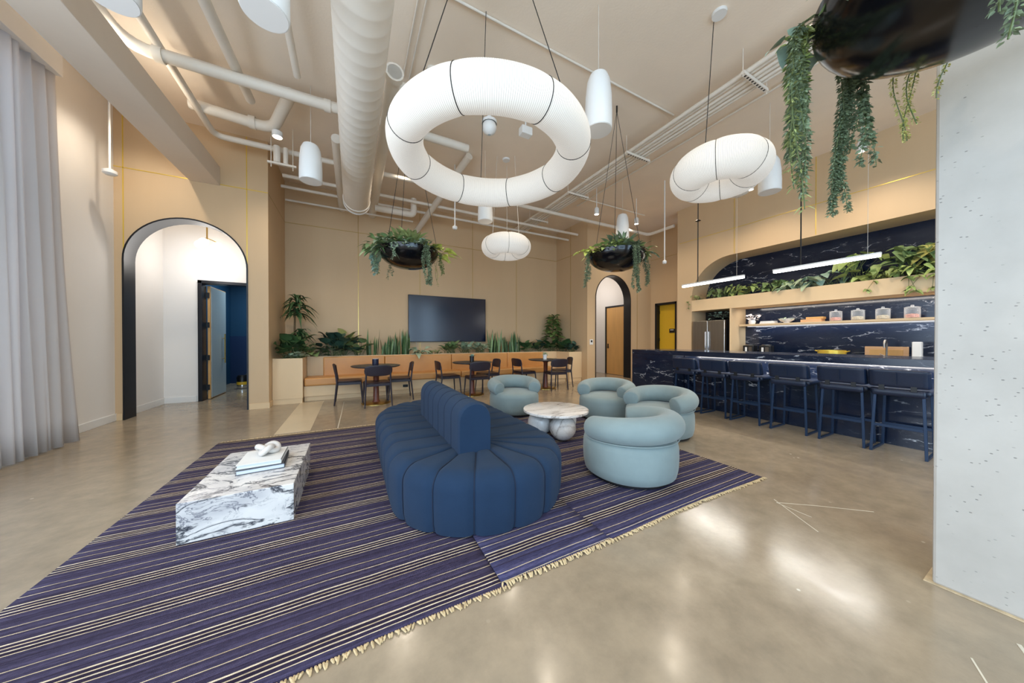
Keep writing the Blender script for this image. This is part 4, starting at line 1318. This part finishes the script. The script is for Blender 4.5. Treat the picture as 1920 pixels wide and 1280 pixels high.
def hanging_planter(label, c, R, h, spec_vines, spec_tufts, topz=4.83):
    """c = centre of the bowl's lowest point"""
    t = thing('hanging_planter', label, 'hanging planter', (0, 0, 0), 0, 'black bowl planters hung from the ceiling')
    prof = []
    for i in range(1, 17):
        a = pi / 2 * i / 16
        prof.append((R * sin(a) ** .9, h * (1 - cos(a))))
    prof = [(.001, 0)] + prof + [(R - .012, h + .004), (R - .03, h - .01)]
    inner = [((R - .02) * sin(pi / 2 * i / 12) ** .9, .02 + (h - .03) * (1 - cos(pi / 2 * i / 12))) for i in range(12, 5, -1)]
    prof += inner + [(.001, inner[-1][1])]
    MB().lathe(prof, 64, c).build('bowl', M_bowl, t, smooth=50)
    MB().lathe([(.001, h - .03), (R - .035, h - .05)], 32, c).build('soil', M_soil, t)
    rim = c[2] + h
    top = Vector((c[0], c[1], topz))
    for k in range(3):
        a = radians(100 + 120 * k)
        MB().tube([(c[0] + (R - .01) * cos(a), c[1] + (R - .01) * sin(a), rim - .002), tuple(top - Vector((0, 0, .06)))], .0035, 6).build('suspension_cable', M_cord, t)
    MB().tube([tuple(top - Vector((0, 0, .08))), tuple(top + Vector((0, 0, .02)))], .012, 8).build('ceiling_hook', M_black, t)
    for (deg, rad, n, L, w, mat, shape, e0, e1, dr, sl) in spec_tufts:
        a = radians(deg); mb = MB()
        rosette(mb, None, (c[0] + rad * R * cos(a), c[1] + rad * R * sin(a), rim - .02), int(n * 1.5), L * 1.25, w * 1.15, e0, e1, dr, shape, sl * 1.1, 0, .09)
        mb.build('leafy_tuft', LEAF[mat], t, smooth=60)
    for (deg, ln, ll, lw_, dens, mat, cnt) in spec_vines:
        mb = MB(); st = MB()
        for q in range(cnt):
            a = radians(deg + random.uniform(-5, 5) * (cnt > 1))
            vine(mb, st, (c[0] + R * cos(a), c[1] + R * sin(a), rim), (cos(a), sin(a)), ln * random.uniform(.72, 1.0) if cnt > 1 else ln, ll, lw_, dens)
        v_ = mb.build('trailing_vine', LEAF[mat], t, smooth=60)
        st.build('vine_stem', M_stem, v_)
    return t


R_, H_ = .43, .27
# angles are world degrees round the bowl
hanging_planter('black hanging bowl planter at left, above the screen, spilling blue green leaves', (.75, 4.77, 2.31), .43, .27,
    [(236, .27, .024, .012, 260, 'silver', 2), (290, .58, .030, .015, 420, 'vine', 4), (350, .36, .03, .016, 260, 'olive', 3), (174, .42, .06, .045, 80, 'blue', 4), (196, .40, .03, .016, 200, 'vine', 2), (20, .5, .022, .008, 120, 'gold', 2), (120, .4, .03, .014, 180, 'vine', 2), (150, .4, .03, .014, 180, 'olive', 2)],
    [(195, .95, 22, .12, .08, 'mid', 'heart', -30, 50, .6, .12), (215, .95, 18, .12, .08, 'vine', 'heart', -40, 40, .6, .10), (180, .85, 36, .14, .04, 'mid', 'lance', -10, 70, .5, .14), (225, .7, 40, .14, .035, 'mid', 'lance', 0, 70, .4, .12), (250, .30, 90, .20, .045, 'olive', 'lance', 30, 88, .25, .15), (285, .55, 18, .15, .08, 'silver', 'lance', 5, 70, .4, .12), (315, .7, 40, .12, .03, 'vine', 'lance', 0, 60, .4, .1),
     (350, 1.0, 26, .12, .09, 'lime', 'heart', -10, 50, .4, .16), (90, .4, 50, .18, .03, 'mid', 'lance', 30, 85, .4, .14), (60, .6, 30, .15, .04, 'mid', 'lance', 20, 80, .4, .12)])
hanging_planter('black hanging bowl planter at right, in front of the right arch', (3.62, 3.44, 2.31), .43, .27,
    [(160, .52, .03, .015, 240, 'vine', 3), (258, .70, .028, .014, 480, 'vine', 4), (338, .54, .028, .014, 420, 'vine', 3), (115, .42, .03, .014, 180, 'vine', 2)],
    [(165, .95, 22, .10, .07, 'lime', 'heart', -20, 50, .5, .10), (215, .8, 34, .13, .05, 'fresh', 'lance', 0, 60, .5, .12), (245, .4, 70, .18, .04, 'vine', 'lance', 25, 88, .25, .14), (290, .6, 50, .13, .03, 'vine', 'lance', 10, 80, .4, .12), (320, .7, 24, .14, .07, 'fresh', 'heart', 0, 60, .5, .1),
     (325, .95, 9, .10, .08, 'blue', 'heart', -10, 40, .5, .08), (90, .4, 50, .16, .03, 'mid', 'lance', 20, 85, .4, .14)])
hanging_planter('large black hanging bowl planter overhead beside the concrete column', (1.95, .20, 2.35), .42, .26,
    [(110, .62, .022, .011, 520, 'vine', 4), (118, .76, .024, .010, 420, 'vine', 3), (114, .5, .028, .013, 340, 'fresh', 3), (104, .42, .028, .012, 300, 'olive', 2), (122, .8, .03, .008, 160, 'olive', 2), (60, .78, .017, .009, 950, 'vine', 6), (48, .50, .024, .017, 380, 'vine', 4), (28, .44, .011, .007, 700, 'gold', 3), (16, .24, .011, .007, 600, 'gold', 1),
     (192, .62, .015, .009, 650, 'vine', 2), (152, .20, .02, .013, 400, 'vine', 2)],
    [(112, .97, 5, .07, .075, 'blue', 'heart', -30, 20, .6, .03), (100, .85, 40, .08, .022, 'fresh', 'lance', -10, 70, .4, .06), (150, .7, 30, .12, .05, 'mid', 'heart', 0, 60, .4, .1), (20, .9, 8, .07, .04, 'gold', 'lance', -10, 40, .4, .05), (-20, .9, 8, .09, .04, 'lime', 'lance', -10, 40, .4, .1), (260, .7, 30, .13, .04, 'mid', 'lance', 0, 70, .4, .1)])

# ------------------------------------------------------------------ ring pendants
def ring_lamp(label, c, R, r, nseg, rot, cables, cord_mat, topR):
    t = thing('ring_pendant', label, 'pendant lamp', (0, 0, 0), 0, 'white ribbed paper ring pendants')
    ribs = 44 if R > .5 else 34
    N = nseg * ribs * 2; n = 40
    vs = []; fs = []
    for i in range(N):
        q = (i // 2 + (0, .76)[i % 2]) / ribs
        a = rot + 2 * pi * q / nseg
        f = q % 1.0
        g = 1 - abs(2 * f - 1) ** 6
        rr = r * (.955 + .045 * g)
        # slightly straightened arcs between the seams
        da = (f - .5) * 2 * pi / nseg
        Rc = R * (.90 + .10 * cos(pi / nseg) / cos(da)) if R > .5 else R
        for j in range(n):
            b_ = 2 * pi * j / n
            k = Rc + rr * cos(b_)
            vs.append((c[0] + k * cos(a), c[1] + k * sin(a), c[2] + rr * sin(b_)))
    mb = MB()
    for i in range(N):
        i2 = (i + 1) % N
        for j in range(n):
            j2 = (j + 1) % n
            mb.f.append((i * n + j, i2 * n + j, i2 * n + j2, i * n + j2)); mb.m.append(i % 2)
    mb.v = vs
    mb.build('paper_shade', [M_paper, M_rib], t, smooth=60)
    for k in range(nseg):
        a = rot + 2 * pi * k / nseg
        Rc = R * (.78 + .22) if R > .5 else R
        pts = []
        for j in range(32):
            b_ = 2 * pi * j / 32
            q = Rc + (r * .955 + .001) * cos(b_)
            pts.append((c[0] + q * cos(a), c[1] + q * sin(a), c[2] + (r * .955 + .001) * sin(b_)))
        MB().tube(pts, .0042 if R > .5 else .003, 6, closed=True).build('seam_wire', M_cord, t)
    for deg in cables:
        a = radians(deg)
        MB().tube([(c[0] + R * cos(a), c[1] + R * sin(a), c[2] + r * .9), (c[0] + topR * cos(a), c[1] + topR * sin(a), CEIL)], .004, 6).build('suspension_cable', cord_mat, t)
    MB().lathe([(.001, CEIL - .03), (.07, CEIL - .03), (.075, CEIL)], 24, (c[0] , c[1], 0)).build('ceiling_canopy', M_white, t, smooth=40)
    return t


ring_lamp('huge white ribbed ring pendant lamp hanging over the navy sofa', (1.225, 2.81, 3.10), .812, .163, 8, radians(-27.6 + 22.5 + 100), (200, 305, 75), M_cord, .32)
ring_lamp('small white ring pendant lamp hanging in front of the back wall', (2.728, 5.473, 3.10), .297, .196, 6, radians(250), (60, 180, 300), M_wire, .2)
ring_lamp('small white ring pendant lamp hanging at right, near the bar', (3.591, 1.941, 3.10), .285, .196, 6, radians(25), (60,), M_cord, .1)

# ------------------------------------------------------------------ linear lights over the bar
for (y0, y1, l) in ((1.31, 2.47, 'bright linear pendant light over the bar, nearer the concrete column'), (2.89, 4.03, 'bright linear pendant light over the far end of the bar')):
    t = thing('linear_pendant', l, 'pendant lamp', (0, 0, 0), 0, 'linear pendants over the bar')
    MB().box(6.125, 6.175, y0, y1, 2.375, 2.40).build('housing', M_white, t, smooth=0)
    MB().box(6.122, 6.178, y0 + .005, y1 - .005, 2.34, 2.374).build('diffuser', M_linear, t, smooth=0, bevel=.008)
    ym = y0 + (y1 - y0) * (.72 if y0 > 2 else .70)
    MB().tube([(6.15, ym, 2.40), (6.15, ym, 4.84)], .009, 8).build('stem', M_black, t)
    MB().lathe([(.001, 3.62), (.05, 3.63), (.012, 3.66)], 16, (6.15, ym, 0)).build('stem_collar', M_black, t)
    MB().tube([(6.15, y0 + .12, 2.40), (6.15, y0 + .12, 4.84)], .002, 5).build('wire', M_wire, t)
    area('linear_light', (6.15, (y0 + y1) / 2, 2.335), (0, 0, -1), .05, 1.1, 22, (1, .96, .9), 180, (0, 1, 0))

up = thing('added_uplight', 'added slim uplight lying on top of the drop beam at upper left', 'uplight', (0, 0, 0))  # invented fixture, added to brighten the ceiling before the left arch
MB().box(-2.24, -2.16, 4.6, 6.6, 4.222, 4.255).build('housing', M_white, up, smooth=0)
area('added_ceiling_glow', (-2.2, 5.6, 4.27), (.25, .1, 1), .06, 1.9, 7, (1, .93, .8), 180, (0, 1, 0))

# ------------------------------------------------------------------ ceiling services
def pipe(label, pts, r, name='ceiling_pipe', n=14, joints=(), cat='pipe', group='white pipes under the ceiling', mat=None):
    t = thing(name, label, cat, (0, 0, 0), 0, group)
    MB().tube(pts, r, n).build('pipe_run', mat or M_pipe, t, smooth=50)
    for (p, d) in joints:
        p = Vector(p); d = Vector(d).normalized()
        MB().tube([p - d * .04, p + d * .04], r * 1.25, n).build('pipe_collar', M_pipe, t, smooth=50)
    return t


def bend(pts, rad=.12, k=5):
    """round the corners of a polyline"""
    P = [Vector(p) for p in pts]; out = [P[0]]
    for a, b_, c_ in zip(P[:-2], P[1:-1], P[2:]):
        d0 = (a - b_).normalized(); d1 = (c_ - b_).normalized()
        s0 = b_ + d0 * rad; s1 = b_ + d1 * rad
        for i in range(k + 1):
            f = i / k
            out.append((s0 * (1 - f) + b_ * f) * (1 - f) + (b_ * (1 - f) + s1 * f) * f)
    out.append(P[-1])
    return [tuple(p) for p in out]


du = thing('spiral_duct', 'big white round air duct running along the ceiling', 'duct', (0, 0, 0))
pts = []; rs = []
k = 0
y = -4.0
while y < 7.0:
    pts += [(.08, y, 4.06), (.08, y + .012, 4.06), (.08, y + .024, 4.06)]; rs += [.235, .2368, .235]
    y += .16
pts.append((.08, 7.05, 4.06)); rs.append(.235)
MB().tube(pts, rs, 40).build('duct_body', M_pipe, du, smooth=40)
MB().tube([(.08, 6.86, 4.06), (.08, 6.90, 4.06)], .25, 40).build('end_collar', M_pipe, du, smooth=40)
MB().tube([(.08, 7.02, 4.06), (.08, 7.06, 4.06)], .248, 40).build('end_flange', M_white, du, smooth=40)

pipe('thick white pipe crossing the ceiling at upper left, bending down from the beam', bend([(-2.35, 3.6, 4.66), (-2.20, 4.97, 4.5), (1.75, 4.97, 4.5)], .25), .065, joints=(((-1.95, 4.97, 4.5), (1, 0, 0)), ((-.30, 4.97, 4.5), (1, 0, 0))))
pipe('long thin white pipe before the back wall, dropping at its left end', bend([(-1.95, 4.3, 4.62), (-1.95, 6.55, 4.52), (8.15, 6.45, 4.5), (8.15, 5.6, 4.5)], .16), .045)
pipe('stubby white pipe with an elbow left of the duct', bend([(-2.05, 6.0, 4.62), (-1.1, 6.0, 4.55), (-.75, 5.2, 4.68)], .2), .075, joints=(((-1.35, 6.0, 4.575), (1, 0, 0)),))
pipe('round capped pipe just right of the big duct, running to the back wall', [(.45, 3.86, 4.42), (.45, YB, 4.42)], .085, joints=(((.45, 3.9, 4.42), (0, 1, 0)),))
pipe('pipe elbow joining the capped pipe behind the big ring pendant', bend([(.45, 4.12, 4.45), (.95, 4.12, 4.45), (.95, 4.12, 4.85)], .12), .075)
pipe('pipe partly hidden on the left of the big duct, ending at the back wall', [(-.22, 5.6, 4.44), (-.22, YB, 4.44)], .075)
pipe('slanting pipe from beyond the ring pendant to the back wall', [(2.0, 5.6, 4.78), (1.55, YB, 4.2)], .07)
pipe('upper thin pipe in the stack right of the big duct', [(-1.2, 7.35, 4.45), (6.1, 7.35, 4.45)], .035)
pipe('middle thin pipe in the stack before the back wall', [(-1.3, 7.8, 4.42), (6.1, 7.8, 4.42)], .03)
pipe('lowest thin pipe nearest the back wall', [(-1.3, 8.25, 4.32), (1.4, 8.25, 4.32)], .022)
pipe('short thick pipe with a downturned end in front of the back wall', bend([(.45, 7.55, 4.22), (1.3, 7.55, 4.22), (1.3, 7.55, 4.6)], .1), .07)
pipe('vertical drain pipe at the top left, cut by the picture edge', bend([(-1.28, 2.3, 4.60), (-1.28, 3.9, 4.56), (-1.28, 5.6, 4.66)], .1), .055, joints=(((-1.28, 3.0, 4.58), (0, 1, 0)),))
pipe('thin pipe behind the large speaker at upper left', [(-.62, 3.0, 4.72), (-.62, 4.75, 4.62)], .04)
pipe('thin upper cross pipe behind the thick white pipe', [(-2.0, 5.25, 4.74), (-.15, 5.25, 4.74)], .03)
pipe('thin conduit crossing the bare ceiling above the right ring pendant', [(.6, 3.14, 4.83), (4.55, 3.14, 4.83)], .014, 'ceiling_conduit', 8)
pipe('left one of two thin conduits above the big ring pendant', [(.62, 2.2, 4.835), (.62, 4.4, 4.835)], .010, 'ceiling_conduit', 8)
pipe('right one of two thin conduits above the big ring pendant', [(.70, 2.2, 4.835), (.70, 4.4, 4.835)], .010, 'ceiling_conduit', 8)
pipe('slim conduit running beside the cable run over the lounge', [(5.3, 1.0, 4.80), (5.3, 6.4, 4.80)], .016, 'ceiling_conduit', 8)
pipe('slim conduit running toward the passage wall', bend([(4.9, 6.0, 4.80), (5.3, 6.0, 4.80), (7.4, 6.0, 4.80)], .1), .016, 'ceiling_conduit', 8)
for k in range(6):
    pipe(('leftmost conduit of the long ceiling run', 'second conduit from the left in the long ceiling run', 'third conduit from the left in the long ceiling run', 'fourth conduit from the left in the long ceiling run', 'fifth conduit from the left in the long ceiling run', 'rightmost conduit of the long ceiling run')[k],
         [(4.38 + .075 * k, -3.5, 4.60 + (.01 if k % 2 else 0)), (4.38 + .075 * k, YB, 4.60 + (.01 if k % 2 else 0))], .030 if k in (0, 3) else .024, 'ceiling_conduit', 8, group='parallel conduits on the ceiling')
for (y, l) in ((2.04, 'strut hanger with holes nearest the hanging planter, under the conduits'), (3.85, 'strut hanger under the conduits beyond the right ring pendant'), (5.50, 'strut hanger under the conduits above the far hanging planter'), (7.17, 'farthest strut hanger under the conduits near the back wall')):
    t = thing('strut_hanger', l, 'hanger', (0, 0, 0), 0, 'strut hangers under the conduits')
    MB().box(4.28, 4.88, y - .02, y + .02, 4.53, 4.57).build('strut_bar', M_pipe, t, smooth=0)
    for k in range(9): MB().box(4.33 + .058 * k, 4.355 + .058 * k, y - .012, y + .012, 4.528, 4.5305).build('slot', M_black, t, smooth=0)
    for x in (4.29, 4.87): MB().tube([(x, y, 4.50), (x, y, CEIL)], .005, 6).build('threaded_rod', M_pipe, t)
t = thing('strut_hanger', 'short strut hanger below the vertical pipe at the top left', 'hanger', (0, 0, 0), 0, 'strut hangers at left')
MB().box(-1.62, -.95, 3.38, 3.42, 4.44, 4.48).build('strut_bar', M_pipe, t, smooth=0)
for x in (-1.56, -1.0): MB().tube([(x, 3.4, 4.44), (x, 3.4, CEIL)], .006, 6).build('threaded_rod', M_pipe, t)
t = thing('strut_hanger', 'small strut hanger beside the corner above the bench left end', 'hanger', (0, 0, 0), 0, 'strut hangers at left')
MB().box(-1.25, -.85, 6.38, 6.42, 4.20, 4.23).build('strut_bar', M_pipe, t, smooth=0)
for x in (-1.2, -.9): MB().tube([(x, 6.4, 4.14), (x, 6.4, CEIL)], .006, 6).build('threaded_rod', M_pipe, t)
for x, r in ((-1.12, .05), (-1.0, .035)): MB().tube([(x, 6.4, 4.23), (x, 6.4, 4.5)], r, 10).build('pipe_stub', M_pipe, t)


def speaker(label, x, y, zb, h=.52, r=.142):
    t = thing('pendant_speaker', label, 'speaker', (x, y, zb), 0, 'white bullet pendant speakers')
    prof = [(.001, 0), (r * .97, .0), (r, .012), (r * 1.0, h * .3), (r * .96, h * .6), (r * .84, h * .86), (r * .66, h * .97), (r * .4, h), (.001, h)]
    MB().lathe(prof, 36).build('shell', M_white, t, smooth=40)
    MB().lathe([(.001, -.004), (r * .93, -.004), (r * .93, .001)], 36).build('grille', M_wall_white, t, smooth=40)
    MB().tube([(0, 0, h), (0, 0, CEIL - zb)], .003, 6).build('suspension_cable', M_wire, t)
    return t


speaker('white pendant speaker left of the big duct', -.52, 5.18, 3.50)
speaker('white pendant speaker just right of the big ring pendant', 2.354, 2.495, 3.50, .60)
speaker('small distant white pendant speaker under the far rim of the big ring pendant', 2.246, 5.398, 3.50, .46)
speaker('large white pendant speaker at the top edge left of the duct', -.53, 2.67, 3.50)
speaker('white pendant speaker partly behind the small right ring pendant', 5.645, 2.318, 3.50)
speaker('white pendant speaker rising behind the right hanging planter', 5.415, 4.973, 3.46, .62)
speaker('white pendant speaker cut off at the top left corner', -1.42, 3.03, 3.52)

# downlights: white cans on stems, each with its own lamp
def can(label, x, y, z, r=.055, h=.13, power=0, d=(0, 0, -1), ang=110):
    t = thing('ceiling_downlight', label, 'downlight', (x, y, z), 0, 'white can downlights')
    MB().lathe([(r * .9, .0), (r, .004), (r, h * .8), (r * .6, h), (.001, h)], 24).build('can', M_white, t, smooth=40)
    MB().lathe([(.001, .012), (r * .9, .012)], 24).build('lens', M_downlight, t)
    MB().tube([(0, 0, h), (0, 0, CEIL - z)], .008, 8).build('stem', M_white, t)
    if power: spot('downlight_beam', (x, y, z - .01), d, power, WARM, ang, .95)
    return t


can('glowing round downlight left of the big duct', -1.03, 5.92, 4.40, .07, .1, 90, (0, .1, -1), 120)
can('left one of two small downlights above the right hanging planter', 5.11, 5.47, 4.20, .055, .16, 60)
can('right one of two small downlights above the right hanging planter', 6.43, 5.45, 4.20, .055, .16, 60)
can('downlight seen through the trailing vines at right', 7.08, 1.72, 4.20, .06, .16, 80, (.45, 0, -1), 120)
can('downlight behind the small right ring pendant', 6.96, 3.17, 4.20, .055, .16, 80, (.45, 0, -1), 120)
can('downlight hidden above the drop beam before the left arch', -2.62, 5.95, 4.5, .06, .12, 60, (-.05, .3, -1), 130)
for k, (x, y) in enumerate(((7.0, .2), (6.9, 4.5), (7.0, -1.4), (4.0, -.8), (1.0, -.9), (-1.2, .3), (2.2, .9), (4.3, 1.4), (-1.3, 2.0), (2.9, 4.3), (5.6, -1.5), (3.3, 6.4), (.9, 6.3), (5.3, 3.6), (7.2, 6.3))):
    spot('added_room_fill', (x, y, 4.62), (0, 0, -1), 70, WARM, 130, .8, .06)  # bare fill spots added to brighten the room, no cans modelled

# sensors and small ceiling gear
def sensor(label, x, y, z, s=.045):
    t = thing('ceiling_sensor', label, 'sensor', (x, y, z), 0, 'white ceiling sensors')
    MB().lathe([(.001, -.01), (s * .7, -.008), (s, .01), (s, .05), (s * .5, .07), (.001, .07)], 20).build('housing', M_white, t, smooth=40)
    MB().tube([(0, 0, .06), (0, 0, CEIL - z)], .012, 8).build('drop_rod', M_white, t)


sensor('white sensor on a rod by the left wall, under the beam', -2.99, 6.37, 3.55, .07)
sensor('small white sensor on a rod below the big ring pendant', 1.878, 6.139, 3.53, .05)
sensor('small white sensor on a rod before the right passage', 6.282, 4.546, 2.98, .045)
t = thing('ceiling_camera', 'round white dome camera inside the big ring pendant outline', 'camera', (1.77, 4.10, 4.33))
MB().ball((0, 0, 0), .105, 20, 12).build('dome', M_white, t)
MB().lathe([(.11, .05), (.11, .09), (.03, .12), (.02, .5)], 20).build('mount', M_white, t, smooth=40)
MB().lathe([(.001, -.107), (.03, -.1), (.035, -.095)], 16).build('lens', M_frost, t)
t = thing('junction_box', 'small white box next to the dome camera', 'box', (2.35, 4.05, 4.36))
MB().box(-.09, .09, -.06, .06, 0, .12).build('housing', M_white, t, smooth=0, bevel=.01)
MB().tube([(0, 0, .12), (0, 0, .49)], .012, 8).build('drop_rod', M_white, t)
t = thing('wireless_router', 'white wavy wireless router under the ceiling by the bar wall', 'router', (6.35, 3.1, 3.92))
MB().lathe([(.001, 0), (.09, 0), (.17, .04), (.16, .06), (.06, .08), (.05, .13), (.001, .14)], 24).build('shell', M_white, t, smooth=50)
MB().tube([(0, 0, .13), (0, 0, .93)], .01, 8).build('drop_rod', M_white, t)
tag(MB().box(-3.25, -3.215, 5.92, 6.04, 1.96, 2.06).build('wall_thermostat', M_white, smooth=0, bevel=.008), 'small white thermostat on the white wall beside the curtain', 'thermostat')
t = thing('wall_panel', 'small white touch panel on the wall left of the right arch', 'control panel', (0, 0, 0))
MB().box(6.27, 6.39, YA - .02, YA, 1.10, 1.26).build('housing', M_white, t, smooth=0, bevel=.004)
MB().box(6.30, 6.36, YA - .022, YA - .019, 1.17, 1.23).build('display', M_black, t, smooth=0)

# globe lamps in the halls
t = thing('globe_lamp', 'three globe ceiling lamp in the hall behind the left arch', 'ceiling lamp', (-2.50, 8.0, 3.0))
MB().lathe([(.09, .58), (.09, .60)], 20, cap0=True, cap1=True).build('canopy', M_brass_dull, t)
MB().tube([(0, 0, .17), (0, 0, .60)], .012, 8).build('stem', M_brass_dull, t)
for k in range(3):
    a = radians(30 + 120 * k)
    g = MB(); g.ball((.15 * cos(a), .15 * sin(a), .10), .075, 18, 12); g.build('glass_globe', M_globe, t)
    MB().tube([(0, 0, .22), (.15 * cos(a), .15 * sin(a), .17)], .008, 6).build('arm', M_brass_dull, t)
point('hall_lamp_left', (-2.5, 7.85, 2.70), 15, (1, .96, .92), .2)
point('hall_fill_right', (7.3, 8.4, 3.0), 22, (1, .98, .96), .2)  # fill light added to whiten the right hall, has no fixture
t = thing('wall_sconce', 'glowing wall lamp just inside the right arch', 'wall lamp', (6.52, 9.45, 2.75))
MB().ball((0, 0, 0), .08, 18, 12).build('glass_globe', M_globe, t)
MB().box(-.13, -.07, -.03, .03, -.04, .04).build('wall_plate', M_brass_dull, t, smooth=0)
area('dark_room_light', (-2.0, 10.2, 2.9), (0, 0, -1), 1.2, 1.2, 40, (.7, .88, 1))

# cleaning machine in the dark room
t = thing('canister_vacuum', 'small black and yellow vacuum cleaner on the dark room floor', 'vacuum cleaner', (-2.50, 10.1, 0))
t.scale = (.75, .75, .75)
MB().lathe([(.001, .02), (.14, .02), (.15, .06), (.15, .14)], 20).build('base', M_chrome, t)
MB().lathe([(.15, .14), (.155, .2), (.15, .24)], 20).build('band', M_yellow, t)
MB().lathe([(.15, .24), (.155, .38), (.12, .46), (.001, .47)], 20).build('tank', M_black, t)
MB().tube([(.08, 0, .45), (.2, 0, .55), (.28, .02, .4), (.26, .02, .3)], .025, 8).build('hose', M_steel, t)

# ------------------------------------------------------------------ curtain
cu = thing('curtain', 'tall pale pleated curtain hanging by the window at left', 'curtain', (0, 0, 0))
cols = []
N = 260
ya_, yb_ = 3.6, 5.66
for i in range(N + 1):
    f = i / N
    y = ya_ + (yb_ - ya_) * f
    ph = f * 2 * pi * 15.5
    row = []
    for j in range(14):
        g = j / 13
        amp = .028 + .022 * (1 - g)
        flare = (1 - g) ** 2
        x = -3.03 + amp * sin(ph + .5 * sin(3 * f * 6)) + .02 * sin(ph * 2.1 + 1.7 * g) * flare
        yy = y + .025 * sin(ph * .7 + g * 2) + (0.0 if f < .95 else .16 * flare * (f - .95) / .05) - (.14 * g if f > .92 else .14 * g * f / .92)
        row.append((x, yy, .015 + 4.28 * g))
    cols.append(row)
MB().grid(cols).build('fabric', M_curtain, cu, smooth=80, solid=.004)
MB().tube([(-3.03, -3.4, 4.29), (-3.03, 5.5, 4.29)], .012, 8).build('curtain_track', M_black, cu)
